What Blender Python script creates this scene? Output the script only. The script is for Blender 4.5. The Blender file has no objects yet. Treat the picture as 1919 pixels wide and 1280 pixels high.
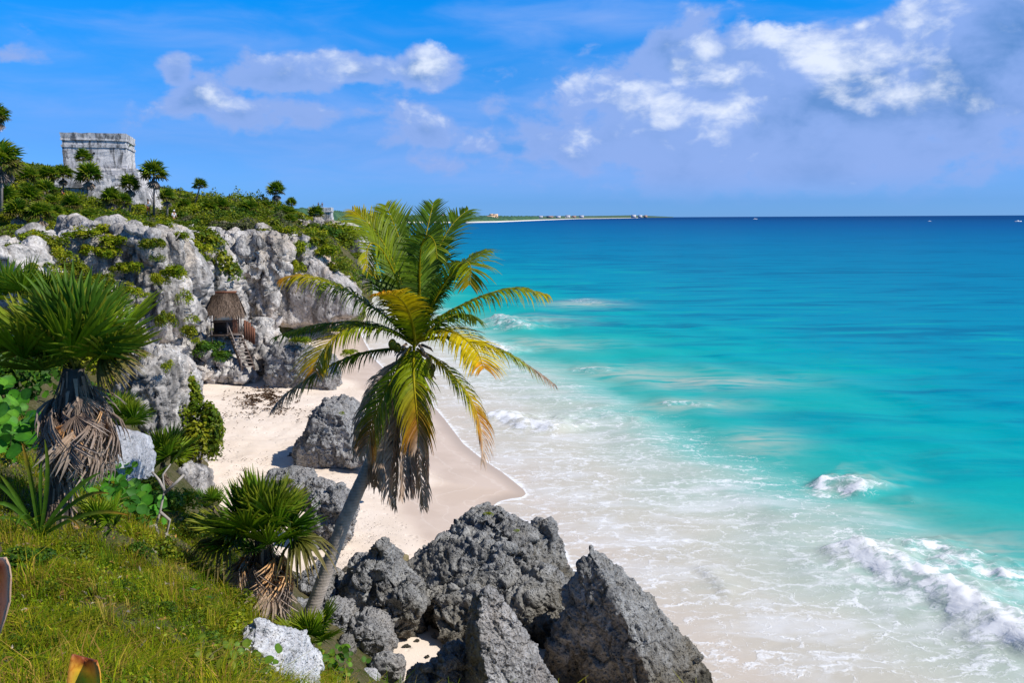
import bpy, bmesh, math, random
import numpy as np
from mathutils import Vector, Matrix
random.seed(7); RNG = np.random.default_rng(11)
R = math.radians
SC = bpy.context.scene; COL = SC.collection

# ---------------------------------------------------------------- camera
F = 1662.0; HC = 12.0
CAM_M = Matrix.Translation((0, 0, HC)) @ Matrix.Rotation(R(90 - 7.95), 4, 'X') @ Matrix.Rotation(R(-0.3), 4, 'Z')
cd = bpy.data.cameras.new('camera'); cam = bpy.data.objects.new('camera', cd); COL.objects.link(cam)
cam.matrix_world = CAM_M; cd.sensor_width = 36; cd.lens = 36 * F / 1919; cd.clip_start = 0.05; cd.clip_end = 90000
SC.camera = cam
R3 = CAM_M.to_3x3()
def ray(px, py):
    d = R3 @ Vector(((px - 959.5) / F, -(py - 640) / F, -1)); return d
def P(px, py, Y):
    d = ray(px, py); return Vector((d.x / d.y * Y, Y, HC + d.z / d.y * Y))
def G(px, py, z=0.0):
    d = ray(px, py); k = (z - HC) / d.z; return Vector((d.x * k, d.y * k, z))
def PXM(Y): return Y / F          # metres per photo pixel at distance Y

# ---------------------------------------------------------------- light
SUN_EL, SUN_AZ = R(46), R(107)     # azimuth clockwise from +Y (camera looks along +Y); 90 = to the right
sun_dir = Vector((math.sin(SUN_AZ) * math.cos(SUN_EL), math.cos(SUN_AZ) * math.cos(SUN_EL), math.sin(SUN_EL)))
sl = bpy.data.lights.new('sun', 'SUN'); sl.energy = 5.0; sl.angle = R(0.5); sl.color = (1.0, 0.95, 0.87)
so = bpy.data.objects.new('sun', sl); COL.objects.link(so); so.rotation_euler = (-sun_dir).to_track_quat('-Z', 'Y').to_euler()
SC.view_settings.view_transform = 'Standard'; SC.view_settings.look = 'None'; SC.view_settings.exposure = 0.08; SC.view_settings.gamma = 1
SC.cycles.max_bounces = 6; SC.cycles.transparent_max_bounces = 8
SC.cycles.use_denoising = True

# ---------------------------------------------------------------- node helper
class NT:
    def __init__(s, tree): s.t = tree; s.N = tree.nodes; s.L = tree.links
    def n(s, typ, **kw):
        nd = s.N.new(typ)
        for k, v in kw.items(): setattr(nd, k, v)
        return nd
    def put(s, sock, v):
        if isinstance(v, bpy.types.NodeSocket): s.L.new(v, sock)
        elif v is not None:
            try: sock.default_value = v
            except Exception: sock.default_value = (*v, 1)
    def m(s, op, a, b=None, c=None, clamp=False):
        nd = s.n('ShaderNodeMath', operation=op, use_clamp=clamp)
        for i, v in enumerate((a, b, c)):
            if v is not None: s.put(nd.inputs[i], v)
        return nd.outputs[0]
    def v(s, op, a, b=None):
        nd = s.n('ShaderNodeVectorMath', operation=op); s.put(nd.inputs[0], a)
        if b is not None:
            if op == 'SCALE': s.put(nd.inputs['Scale'], b)
            else: s.put(nd.inputs[1], b)
        return nd.outputs['Value'] if op in ('LENGTH', 'DOT_PRODUCT') else nd.outputs[0]
    def mix(s, f, a, b, blend='MIX'):
        nd = s.n('ShaderNodeMix', data_type='RGBA', blend_type=blend, clamp_factor=True)
        s.put(nd.inputs[0], f); s.put(nd.inputs[6], a if not isinstance(a, tuple) or len(a) == 4 else (*a, 1)); s.put(nd.inputs[7], b if not isinstance(b, tuple) or len(b) == 4 else (*b, 1))
        return nd.outputs[2]
    def ramp(s, f, stops, interp='LINEAR'):
        nd = s.n('ShaderNodeValToRGB'); cr = nd.color_ramp; cr.interpolation = interp
        while len(cr.elements) < len(stops): cr.elements.new(0.5)
        for e, (p, c) in zip(cr.elements, stops):
            e.position = p; e.color = (c, c, c, 1) if not isinstance(c, tuple) else (*c, 1)
        s.put(nd.inputs[0], f); return nd.outputs[0]
    def noise(s, vec, scale, detail=4, rough=0.55, dist=0.0, out=0):
        nd = s.n('ShaderNodeTexNoise'); s.put(nd.inputs['Vector'], vec); nd.inputs['Scale'].default_value = scale
        nd.inputs['Detail'].default_value = detail; nd.inputs['Roughness'].default_value = rough; nd.inputs['Distortion'].default_value = dist
        return nd.outputs[out]
    def voro(s, vec, scale, feature='F1', out='Distance', rnd=1.0):
        nd = s.n('ShaderNodeTexVoronoi', feature=feature); s.put(nd.inputs['Vector'], vec); nd.inputs['Scale'].default_value = scale
        nd.inputs['Randomness'].default_value = rnd
        return nd.outputs[out]
    def sep(s, vec):
        nd = s.n('ShaderNodeSeparateXYZ'); s.put(nd.inputs[0], vec); return nd.outputs
    def comb(s, x, y, z):
        nd = s.n('ShaderNodeCombineXYZ')
        for i, v in enumerate((x, y, z)): s.put(nd.inputs[i], v)
        return nd.outputs[0]
    def smooth(s, x, a, b):
        nd = s.n('ShaderNodeMapRange', interpolation_type='SMOOTHSTEP'); s.put(nd.inputs[0], x)
        s.put(nd.inputs[1], a); s.put(nd.inputs[2], b); return nd.outputs[0]
    def attr(s, name, out='Color'):
        nd = s.n('ShaderNodeAttribute', attribute_name=name); return nd.outputs[out]
    def bump(s, h, strength, dist, nrm=None):
        nd = s.n('ShaderNodeBump'); s.put(nd.inputs['Height'], h); nd.inputs['Strength'].default_value = strength; nd.inputs['Distance'].default_value = dist
        if nrm is not None: s.put(nd.inputs['Normal'], nrm)
        return nd.outputs[0]

def new_mat(name):
    m = bpy.data.materials.new(name); m.use_nodes = True; m.node_tree.nodes.clear(); t = NT(m.node_tree)
    t.out = t.n('ShaderNodeOutputMaterial'); t.mat = m; return t
def principled(t, col, rough=0.8, spec=0.3, nrm=None):
    b = t.n('ShaderNodeBsdfPrincipled'); t.put(b.inputs['Base Color'], col); t.put(b.inputs['Roughness'], rough)
    t.put(b.inputs['Specular IOR Level'], spec)
    if nrm is not None: t.put(b.inputs['Normal'], nrm)
    return b
def finish(t, sh): t.L.new(sh if isinstance(sh, bpy.types.NodeSocket) else sh.outputs[0], t.out.inputs['Surface']); return t.mat

# ---------------------------------------------------------------- world: Nishita sky with cumulus in direction space
wd = bpy.data.worlds.new('World'); SC.world = wd; wd.use_nodes = True
t = NT(wd.node_tree); t.N.clear()
sky = t.n('ShaderNodeTexSky', sky_type='NISHITA', sun_disc=False, sun_elevation=SUN_EL, sun_rotation=SUN_AZ, altitude=0, air_density=1.0, dust_density=0.35, ozone_density=1.0)
hs = t.n('ShaderNodeHueSaturation'); hs.inputs['Saturation'].default_value = 1.0; hs.inputs['Value'].default_value = 1.0; hs.inputs['Hue'].default_value = 0.5
dirv = t.n('ShaderNodeTexCoord').outputs['Generated']
x, y, z = t.sep(dirv)
az = t.m('MULTIPLY', t.m('ARCTAN2', x, y), 180 / math.pi)
el = t.m('MULTIPLY', t.m('ARCSINE', z), 180 / math.pi)
def azel(px, py):
    d = ray(px, py).normalized(); return math.degrees(math.atan2(d.x, d.y)), math.degrees(math.asin(d.z))
BLOBS = [(1330,150,190,95,.95),(1560,160,190,100,1.05),(1810,120,150,130,1.05),(1880,40,120,80,1.0),(1230,185,200,75,.85),(1660,265,330,80,.85),(1250,290,260,65,.6),(1450,260,200,80,.8),
         (1316,88,38,42,.75),(1090,170,90,50,.6),
         (660,130,85,28,.8),(803,127,52,34,.95),(520,150,130,38,.75),(385,185,85,34,.75),(700,215,170,34,.55),(330,138,26,32,.7),(440,215,140,28,.5),(55,110,55,28,.55),
         (1500,325,420,60,.8),(1150,300,300,50,.6),(850,250,240,50,.5),(1560,230,330,90,.85),(1180,240,260,70,.72),(560,215,260,50,.6),(900,270,60,26,.6),(850,310,120,30,.42),(960,210,130,45,.5),(1080,265,120,34,.5),(1140,300,130,30,.5),(1750,330,300,60,.5)]
WISPS = [(1350,340,650,70,.85),(1500,290,500,90,.75),(850,300,400,50,.5),(1110,35,230,42,.62),(480,80,300,40,.42),(150,165,260,60,.34),(600,260,420,42,.42),(1600,60,260,40,.3),(250,250,260,40,.25),(1700,230,430,190,.75),(1300,250,420,140,.7),(700,230,420,110,.5),(950,330,400,60,.4),(1600,340,420,50,.6)]
def blobsum(lst, azs, els):
    acc = None
    for (px, py, rx, ry, w) in lst:
        a, e = azel(px, py); k = 180 / math.pi / F
        dx = t.m('MULTIPLY', t.m('SUBTRACT', azs, a), 1 / (rx * k)); dy = t.m('MULTIPLY', t.m('SUBTRACT', els, e), 1 / (ry * k))
        r2 = t.m('ADD', t.m('MULTIPLY', dx, dx), t.m('MULTIPLY', dy, dy))
        g = t.m('MULTIPLY', t.m('POWER', 2.718, t.m('MULTIPLY', r2, -0.9)), w)
        acc = g if acc is None else t.m('MAXIMUM', acc, g)
    return acc
cv = t.comb(t.m('MULTIPLY', az, 0.155), t.m('MULTIPLY', el, 0.24), 5.2)
warp = t.noise(cv, 1.3, 3, .5, out=1)
cvw = t.v('ADD', cv, t.v('SCALE', t.v('SUBTRACT', warp, (.5, .5, .5)), .35))
n1 = t.noise(cvw, 1.55, 9, .56)
n1b = t.noise(t.v('ADD', cvw, (.13, .17, 0)), 1.55, 7, .5)
bm = blobsum(BLOBS, az, el)
dens = t.m('ADD', bm, t.m('MULTIPLY', t.m('SUBTRACT', n1, .5), 1.9))
BRI = [(1100,150,98,39,0.8),(1250,180,156,58,1),(1290,125,78,39,0.8),(1316,85,47,39,1),(1345,150,52,42,1.1),(1370,205,65,52,1.1),(1570,105,143,62,1.15),(1640,95,65,52,1.1),(1680,165,104,52,0.9),(1700,60,52,52,1),(1450,60,104,52,0.85),(1750,20,78,52,0.8),(640,125,104,36,0.8),(803,125,62,47,0.92),(385,182,91,29,0.72),(540,140,117,39,0.6),(335,135,39,36,0.64),(900,265,58,21,0.56),(760,205,78,29,0.56),(1090,265,52,29,0.5),(820,305,78,21,0.36),(1400,300,78,18,0.35),(1850,215,78,23,0.35),(60,105,65,26,0.24)]
bri = blobsum(BRI, az, el)
cover = t.smooth(t.m('ADD', dens, t.m('MULTIPLY', bri, .25)), .32, .62)
wcv = t.comb(t.m('MULTIPLY', az, 0.07), t.m('MULTIPLY', el, 0.28), 1.2)
wn = t.noise(wcv, 2.2, 7, .55, .5)
wb = blobsum(WISPS, az, el)
wisp = t.m('MULTIPLY', t.smooth(t.m('ADD', wb, t.m('MULTIPLY', t.m('SUBTRACT', wn, .5), 1.2)), .0, .95), .72)
# light on the clouds: thin towards the sun = bright, thick = grey blue
lit = t.smooth(t.m('SUBTRACT', n1, n1b), .0, .20)
thick = t.smooth(dens, .55, 1.35)
lowgrey = t.smooth(el, 7.0, 2.5)
n2 = t.noise(t.v('ADD', cvw, (4.1, 2.2, 0)), .9, 5, .5)
n3 = t.noise(t.v('ADD', cvw, (9.1, 1.2, 0)), 4.2, 7, .58)
lit2 = t.smooth(t.m('ADD', t.m('MULTIPLY', bri, .80), t.m('ADD', t.m('MULTIPLY', t.m('SUBTRACT', n1, n1b), 2.4), t.m('MULTIPLY', t.m('SUBTRACT', n3, .5), .9))), .34, 1.22)
shade_c = t.mix(t.m('MULTIPLY', t.m('MULTIPLY', t.smooth(dens, .5, 1.2), t.smooth(n2, .36, .60)), t.m('ADD', .35, t.m('MULTIPLY', t.smooth(el, 3.0, 7.0), .65))), (.28, .435, .86), (.10, .26, .60))
cloud_c = t.mix(lit2, shade_c, (.84, .91, 1.05))
tint = t.ramp(t.m('DIVIDE', el, 60.0), [(0, (.30, .74, 2.05)), (.016, (.235, .62, 1.75)), (.077, (.215, .58, 1.38)), (.15, (.12, .70, 1.52)), (.215, (.012, .80, 1.75)), (.36, (.10, .55, 1.15)), (.7, (.30, .55, .85))])
tint2 = t.n('ShaderNodeVectorMath', operation='MULTIPLY'); t.put(tint2.inputs[0], sky.outputs[0]); t.put(tint2.inputs[1], tint); t.put(hs.inputs['Color'], tint2.outputs[0])
sky_s = t.n('ShaderNodeBackground'); t.put(sky_s.inputs[0], hs.outputs[0]); sky_s.inputs[1].default_value = 0.1
wis_s = t.n('ShaderNodeBackground'); wis_s.inputs[0].default_value = (.27, .45, .93, 1); wis_s.inputs[1].default_value = 0.95
cl_s = t.n('ShaderNodeBackground'); t.put(cl_s.inputs[0], cloud_c); cl_s.inputs[1].default_value = 0.95
up = t.smooth(el, 0.2, 3.0)
def mixsh(f, a, b):
    nd = t.n('ShaderNodeMixShader'); t.put(nd.inputs[0], f); t.L.new(a, nd.inputs[1]); t.L.new(b, nd.inputs[2]); return nd.outputs[0]
s1 = mixsh(t.m('MULTIPLY', wisp, up), sky_s.outputs[0], wis_s.outputs[0])
s2 = mixsh(t.m('MULTIPLY', t.m('MULTIPLY', cover, .93), up), s1, cl_s.outputs[0])
wo = t.n('ShaderNodeOutputWorld'); t.L.new(s2, wo.inputs[0])

# ---------------------------------------------------------------- object helpers
def tag(o, label=None, cat=None, group=None, kind=None):
    if label: o['label'] = label
    if cat: o['category'] = cat
    if group: o['group'] = group
    if kind: o['kind'] = kind
    return o
def empty(name, loc=(0, 0, 0), rz=0, **kw):
    o = bpy.data.objects.new(name, None); o.empty_display_size = .2; COL.objects.link(o); o.location = loc; o.rotation_euler.z = rz
    return tag(o, **kw)
def link(name, me, mat=None, parent=None, loc=None):
    o = bpy.data.objects.new(name, me); COL.objects.link(o)
    if mat and not me.materials: me.materials.append(mat)
    if parent: o.parent = parent
    if loc is not None: o.location = loc
    return o
def mesh_np(name, V, Fq, col=None, smooth=False, attrs=None):
    """mesh from numpy arrays: V (n,3), Fq (m,4) or (m,3)"""
    V = np.asarray(V, dtype=np.float32); Fq = np.asarray(Fq, dtype=np.int32); k = Fq.shape[1]
    me = bpy.data.meshes.new(name); me.vertices.add(len(V)); me.vertices.foreach_set('co', V.ravel())
    me.loops.add(Fq.size); me.loops.foreach_set('vertex_index', Fq.ravel())
    me.polygons.add(len(Fq)); me.polygons.foreach_set('loop_start', np.arange(0, Fq.size, k, dtype=np.int32))
    me.update(calc_edges=True)
    if smooth: me.polygons.foreach_set('use_smooth', np.ones(len(Fq), dtype=bool))
    if col is not None:
        a = me.color_attributes.new('Col', 'FLOAT_COLOR', 'POINT'); c = np.ones((len(V), 4), np.float32); c[:, :3] = col; a.data.foreach_set('color', c.ravel())
    for nm, arr in (attrs or {}).items():
        a = me.attributes.new(nm, 'FLOAT', 'POINT'); a.data.foreach_set('value', np.asarray(arr, np.float32))
    return me
class MB:
    """collects quads with colours"""
    def __init__(s): s.V = []; s.Fc = []; s.C = []; s.n = 0
    def add(s, V, Fq, C, M=None):
        V = np.asarray(V, float)
        if M is not None:
            A = np.array(M); V = V @ A[:3, :3].T + A[:3, 3]
        C = np.asarray(C, float)
        if C.ndim == 1: C = np.tile(C, (len(V), 1))
        s.V.append(V); s.Fc.append(np.asarray(Fq, int) + s.n); s.C.append(C); s.n += len(V)
    def mesh(s, name, smooth=False): return mesh_np(name, np.concatenate(s.V), np.concatenate(s.Fc), np.concatenate(s.C), smooth)
    def build(s, name, mat, parent=None, smooth=False, loc=None): return link(name, s.mesh(name, smooth), mat, parent, loc)
    def box(s, c, size, col=(.5, .5, .5), M=None, taper=1.0):
        x, y, z = np.array(size) / 2; V = [(-x, -y, -z), (x, -y, -z), (x, y, -z), (-x, y, -z), (-x * taper, -y * taper, z), (x * taper, -y * taper, z), (x * taper, y * taper, z), (-x * taper, y * taper, z)]
        s.add(np.array(V) + np.array(c), [(0, 3, 2, 1), (4, 5, 6, 7), (0, 1, 5, 4), (1, 2, 6, 5), (2, 3, 7, 6), (3, 0, 4, 7)], col, M)
    def tube(s, pts, rad, col=(.5, .5, .5), k=8, cap=True):
        pts = [Vector(p) for p in pts]; n = len(pts)
        if not hasattr(rad, '__len__'): rad = [rad] * n
        V = []; C = []; ref = None
        for i, p in enumerate(pts):
            T = (pts[min(i + 1, n - 1)] - pts[max(i - 1, 0)]).normalized()
            if ref is None: ref = T.orthogonal().normalized()
            ref = (ref - T * ref.dot(T)).normalized(); B = T.cross(ref)
            for j in range(k):
                a = 2 * math.pi * j / k; V.append(p + (ref * math.cos(a) + B * math.sin(a)) * rad[i])
            C.append(col[i] if hasattr(col[0], '__len__') else col)
        Fq = [(i * k + j, i * k + (j + 1) % k, (i + 1) * k + (j + 1) % k, (i + 1) * k + j) for i in range(n - 1) for j in range(k)]
        if cap:
            m = len(V); V += [pts[0], pts[-1]]; C2 = np.repeat(np.array(C), k, axis=0); C2 = np.vstack([C2, C2[:1], C2[-1:]])
            Fq += [(m, (j + 1) % k, j, j) for j in range(0)]
            for j in range(0, k, 2):
                Fq.append((m, (j + 2) % k, (j + 1) % k, j)); b = (n - 1) * k; Fq.append((m + 1, b + j, b + (j + 1) % k, b + (j + 2) % k))
        else: C2 = np.repeat(np.array(C), k, axis=0)
        s.add(np.array([tuple(v) for v in V]), Fq, C2)

# ---------------------------------------------------------------- vector noise in numpy
_perm = np.random.default_rng(3).permutation(256); _perm = np.concatenate([_perm, _perm, _perm])
_g = np.random.default_rng(4).normal(size=(256, 3)); _g /= np.linalg.norm(_g, axis=1)[:, None]
def perlin(p):
    p = np.asarray(p, float); i = np.floor(p).astype(int); f = p - i; i &= 255; u = f * f * f * (f * (f * 6 - 15) + 10); r = 0
    for dx in (0, 1):
        for dy in (0, 1):
            for dz in (0, 1):
                h = _perm[_perm[_perm[(i[:, 0] + dx) & 255] + ((i[:, 1] + dy) & 255)] + ((i[:, 2] + dz) & 255)]
                d = (_g[h] * (f - np.array([dx, dy, dz]))).sum(1)
                w = (u[:, 0] if dx else 1 - u[:, 0]) * (u[:, 1] if dy else 1 - u[:, 1]) * (u[:, 2] if dz else 1 - u[:, 2])
                r = r + w * d
    return r * 1.6
def fbm(p, o=4, gain=.5):
    p = np.asarray(p, float); r = 0; a = 1; 
    for k in range(o): r = r + a * perlin(p + k * 17.3); p = p * 2.03; a *= gain
    return r
def ridged(p, o=4):
    p = np.asarray(p, float); r = 0; a = 1
    for k in range(o): r = r + a * (1 - 2 * np.abs(perlin(p + k * 9.1))); p = p * 2.1; a *= .5
    return r * .5
def worley(p):
    p = np.asarray(p, float); i = np.floor(p).astype(int); best = np.full(len(p), 9.0)
    for dx in (-1, 0, 1):
        for dy in (-1, 0, 1):
            for dz in (-1, 0, 1):
                c = i + np.array([dx, dy, dz]); h = _perm[_perm[_perm[c[:, 0] & 255] + (c[:, 1] & 255)] + (c[:, 2] & 255)]
                q = c + .5 + _g[h] * .45; best = np.minimum(best, ((p - q) ** 2).sum(1))
    return np.sqrt(best)
def wor2(p):
    p = np.asarray(p, float); i = np.floor(p).astype(int); b1 = np.full(len(p), 9.0); b2 = np.full(len(p), 9.0); idn = np.zeros(len(p), int); off = np.zeros((len(p), 3))
    for dx in (-1, 0, 1):
        for dy in (-1, 0, 1):
            for dz in (-1, 0, 1):
                c = i + np.array([dx, dy, dz]); h = _perm[_perm[_perm[c[:, 0] & 255] + (c[:, 1] & 255)] + (c[:, 2] & 255)]
                q = p - (c + .5 + _g[h] * .45); d = np.sqrt((q ** 2).sum(1)); m = d < b1; off[m] = q[m]; b2 = np.where(m, b1, np.minimum(b2, d)); b1 = np.where(m, d, b1); idn[m] = h[m]
    return b1, b2, idn, (off * _g[(idn + 91) & 255]).sum(1)
def tps(ctrl):
    """thin plate spline height field through (x, y, z) points"""
    c = np.array(ctrl, float); n = len(c)
    def U(d2): return np.where(d2 > 0, d2 * np.log(np.maximum(d2, 1e-12)), 0)
    D = ((c[:, None, :2] - c[None, :, :2]) ** 2).sum(-1); K = U(D) + np.eye(n) * 2.0
    Pm = np.hstack([np.ones((n, 1)), c[:, :2]]); A = np.zeros((n + 3, n + 3)); A[:n, :n] = K; A[:n, n:] = Pm; A[n:, :n] = Pm.T
    w = np.linalg.solve(A, np.concatenate([c[:, 2], np.zeros(3)]))
    def f(X, Y):
        X = np.asarray(X, float); Y = np.asarray(Y, float); sh = X.shape; q = np.stack([X.ravel(), Y.ravel()], 1); out = np.empty(len(q))
        for s in range(0, len(q), 20000):
            b = q[s:s + 20000]; D = ((b[:, None] - c[None, :, :2]) ** 2).sum(-1); out[s:s + 20000] = U(D) @ w[:n] + w[n] + b @ w[n + 1:]
        return out.reshape(sh)
    return f
def poly_dist(Q, pts):
    """signed distance (positive on the left of the walk) from points Q (n,2) to an open polyline"""
    Q = np.asarray(Q, float); best = np.full(len(Q), 1e18); sg = np.ones(len(Q)); par = np.zeros(len(Q)); L = 0
    for a, b in zip(pts[:-1], pts[1:]):
        a = np.array(a, float); b = np.array(b, float); ab = b - a; l = np.linalg.norm(ab)
        tt = np.clip(((Q - a) @ ab) / (l * l), 0, 1); dd = Q - a - tt[:, None] * ab; d2 = (dd ** 2).sum(1); m = d2 < best
        best[m] = d2[m]; cr = ab[0] * (Q[:, 1] - a[1]) - ab[1] * (Q[:, 0] - a[0]); sg[m] = np.sign(cr[m]); par[m] = L + tt[m] * l; L += l
    return np.sqrt(best) * np.where(sg == 0, 1, sg), par
def grid_faces(nx, ny):
    i = np.arange(ny - 1)[:, None] * nx + np.arange(nx - 1)[None, :]; i = i.ravel(); return np.stack([i, i + 1, i + nx + 1, i + nx], 1)
def sstep(x, a, b): u = np.clip((x - a) / (b - a), 0, 1); return u * u * (3 - 2 * u)
# ================================================================ materials for the setting
def leaf_mat(name, transl=.35, rough=.45, spec=.35, val=1.0):
    t = new_mat(name); c = t.attr('Col'); tc = t.n('ShaderNodeTexCoord').outputs['Object']
    n = t.noise(tc, 9, 3, .6); c2 = t.mix(1.0, c, t.ramp(n, [(.3, .72 * val), (.7, 1.2 * val)]), 'MULTIPLY')
    b = principled(t, c2, rough, spec); tr = t.n('ShaderNodeBsdfTranslucent'); t.put(tr.inputs[0], c2)
    mx = t.n('ShaderNodeMixShader'); mx.inputs[0].default_value = transl; t.L.new(b.outputs[0], mx.inputs[1]); t.L.new(tr.outputs[0], mx.inputs[2])
    return finish(t, mx)
M_LEAF = leaf_mat('leaf', .35, .5, .18); M_DRY = leaf_mat('dry_leaf', .15, .8, .1); M_GRASS = leaf_mat('grass_leaf', .4, .8, .05)
def bark_mat(name, c1, c2, ring=34):
    t = new_mat(name); g = t.n('ShaderNodeTexCoord').outputs['Object']; x, y, z = t.sep(g)
    w = t.n('ShaderNodeTexWave', wave_type='BANDS', bands_direction='Z'); t.put(w.inputs[0], g); w.inputs['Scale'].default_value = ring / 6.28; w.inputs['Distortion'].default_value = 1.6; w.inputs['Detail'].default_value = 3
    n = t.noise(g, 14, 5, .6); k = t.m('ADD', t.m('MULTIPLY', w.outputs['Fac'], .22), t.m('MULTIPLY', n, .9))
    col = t.mix(k, c1, c2); lich = t.smooth(t.noise(g, 3, 4), .52, .7); col = t.mix(t.m('MULTIPLY', lich, .5), col, tuple(np.array(c2) * 1.35))
    return finish(t, principled(t, col, .85, .15, t.bump(k, .5, .02)))
M_BARK = bark_mat('palm_bark', (.20, .165, .135), (.52, .44, .37))
def plain_mat(name, col, rough=.7, spec=.3, var=.3, scale=6, stretch=(1, 1, 1), bump=.3):
    t = new_mat(name); g = t.v('MULTIPLY', t.n('ShaderNodeTexCoord').outputs['Object'], stretch); n = t.noise(g, scale, 5, .6)
    c = t.mix(n, tuple(np.array(col) * (1 - var)), tuple(np.array(col) * (1 + var)))
    return finish(t, principled(t, c, rough, spec, t.bump(n, bump, .02)))
def rock_mat(name, light, mid, dark, scale=1.0, warm=None, warm_amt=.0, streak=.8, darkness=.5, bump=.9, salt=.0, wetfoot=False):
    t = new_mat(name); g = t.n('ShaderNodeTexCoord').outputs['Object']; g = t.v('SCALE', g, scale)
    gs = t.v('MULTIPLY', g, (1.0, 1.0, .28))
    big = t.noise(g, .35, 5, .6, .3); med = t.noise(g, 1.6, 6, .65, .2); st = t.noise(gs, 2.2, 6, .68, .5); fine = t.noise(g, 9, 5, .7); pit = t.voro(t.v('ADD', g, t.v('SCALE', t.noise(g, 3, 3, out=1), .35)), 4.2)
    pit2 = t.voro(g, 12.0)
    c = t.mix(t.smooth(med, .32, .68), mid, light)
    c = t.mix(t.m('MULTIPLY', t.smooth(t.m('ADD', t.m('MULTIPLY', st, streak), t.m('MULTIPLY', med, 1 - streak)), .60 - .2 * darkness, .74 - .16 * darkness), .9), c, dark)
    c = t.mix(t.m('MULTIPLY', t.smooth(big, .48, .66), .45), c, mid)
    if warm: c = t.mix(t.m('MULTIPLY', t.smooth(t.noise(g, .5, 4, .6, .4), .42, .66), warm_amt), c, warm)
    if salt: c = t.mix(t.m('MULTIPLY', t.smooth(fine, .6, .72), salt), c, tuple(min(.8, v * 1.7) for v in light))
    c = t.mix(t.m('MULTIPLY', t.smooth(fine, .62, .38), .45), c, dark)
    c = t.mix(t.m('MULTIPLY', t.smooth(t.noise(g, .8, 5, .6, .6), .50, .66), .55), c, tuple(min(.8, v * 1.25) for v in light))
    if wetfoot:
        wz = t.sep(t.n('ShaderNodeNewGeometry').outputs['Position'])[2]; wz = t.m('ADD', wz, t.m('MULTIPLY', t.m('SUBTRACT', med, .5), 1.6))
        c = t.mix(t.m('MULTIPLY', t.smooth(wz, 2.2, .5), .6), c, (.12, .095, .05)); c = t.mix(t.m('MULTIPLY', t.smooth(wz, .9, .2), .7), c, (.035, .032, .022))
    h = t.m('ADD', t.m('ADD', t.m('MULTIPLY', t.smooth(pit, 0, .5), .5), t.m('MULTIPLY', med, .5)), t.m('ADD', t.m('MULTIPLY', t.smooth(pit2, .05, .45), .22), t.m('MULTIPLY', fine, .35)))
    return finish(t, principled(t, c, .9, .15, t.bump(h, bump, .22 / scale)))
def cliff_mat(name, light, mid, dark, warm, wamt):
    t = new_mat(name); g = t.n('ShaderNodeTexCoord').outputs['Object']; gs = t.v('MULTIPLY', g, (1, 1, .16)); wv = t.v('SCALE', t.noise(g, .5, 3, out=1), .8); gw = t.v('ADD', gs, wv)
    zone = t.noise(g, .16, 5, .58, .4); st = t.noise(gw, 1.1, 8, .66, .3); med = t.noise(g, .8, 7, .62, .3); fine = t.noise(g, 5, 5, .7); pit = t.voro(t.v('ADD', g, t.v('SCALE', t.noise(g, 2, 3, out=1), .5)), 2.4)
    c = t.mix(t.smooth(t.m('ADD', t.m('MULTIPLY', zone, .55), t.m('MULTIPLY', med, .45)), .42, .58), mid, light)
    c = t.mix(t.m('MULTIPLY', t.smooth(t.noise(g, .23, 4, .6, .5), .50, .62), wamt), c, warm)
    c = t.mix(t.m('MULTIPLY', t.smooth(st, .49, .62), t.m('ADD', .45, t.m('MULTIPLY', t.smooth(zone, .58, .42), .5))), c, dark)
    c = t.mix(t.m('MULTIPLY', t.smooth(fine, .62, .42), .5), c, tuple(np.array(mid) * .45))
    sp = t.noise(t.v('MULTIPLY', g, (1, 1, .5)), 2.6, 6, .7, .4); c = t.mix(t.m('MULTIPLY', t.smooth(sp, .56, .64), .7), c, dark)
    h = t.m('ADD', t.m('ADD', t.m('MULTIPLY', st, .9), t.m('MULTIPLY', med, .4)), t.m('ADD', t.m('MULTIPLY', t.smooth(pit, 0, .5), .35), t.m('MULTIPLY', fine, .22)))
    return finish(t, principled(t, c, .95, .08, t.bump(h, .9, .28)))
M_CLIFF = cliff_mat('cliff_limestone', (.68, .635, .59), (.36, .34, .32), (.055, .052, .052), (.66, .52, .38), .4)
M_CLIFF2 = cliff_mat('washed_limestone', (.66, .61, .56), (.42, .39, .37), (.10, .088, .08), (.70, .50, .34), .7)
M_BOULD = rock_mat('beach_boulder_stone', (.42, .415, .405), (.26, .26, .26), (.055, .055, .06), 1.1, (.40, .31, .24), .25, .5, .55, 1.0)
M_DARKR = rock_mat('dark_karst_stone', (.38, .38, .37), (.21, .21, .208), (.04, .04, .043), 1.3, (.20, .17, .12), .35, .4, .4, 1.0, .25, True)
M_SLAB = rock_mat('pitted_slab_stone', (.44, .43, .42), (.25, .245, .24), (.045, .042, .042), 1.5, (.36, .27, .20), .3, .4, .45, 1.0, .4)
M_WHITE = rock_mat('pale_stone', (.66, .66, .67), (.50, .50, .52), (.16, .16, .17), 2.2, None, 0, .5, .2, .9)
M_GREY = rock_mat('smooth_grey_stone', (.46, .47, .50), (.36, .37, .40), (.12, .12, .13), 1.8, (.55, .45, .38), .25, .4, .15, .6)

def soil_mat():
    t = new_mat('soil'); g = t.n('ShaderNodeNewGeometry').outputs['Position']; n = t.noise(g, 1.3, 6, .6); f = t.noise(g, 14, 5, .7)
    c = t.mix(t.smooth(n, .35, .65), (.05, .055, .015), (.10, .085, .04)); c = t.mix(t.smooth(f, .5, .75), c, (.20, .17, .12))
    return finish(t, principled(t, c, .95, .1, t.bump(f, .7, .06)))
M_SOIL = soil_mat()

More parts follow.
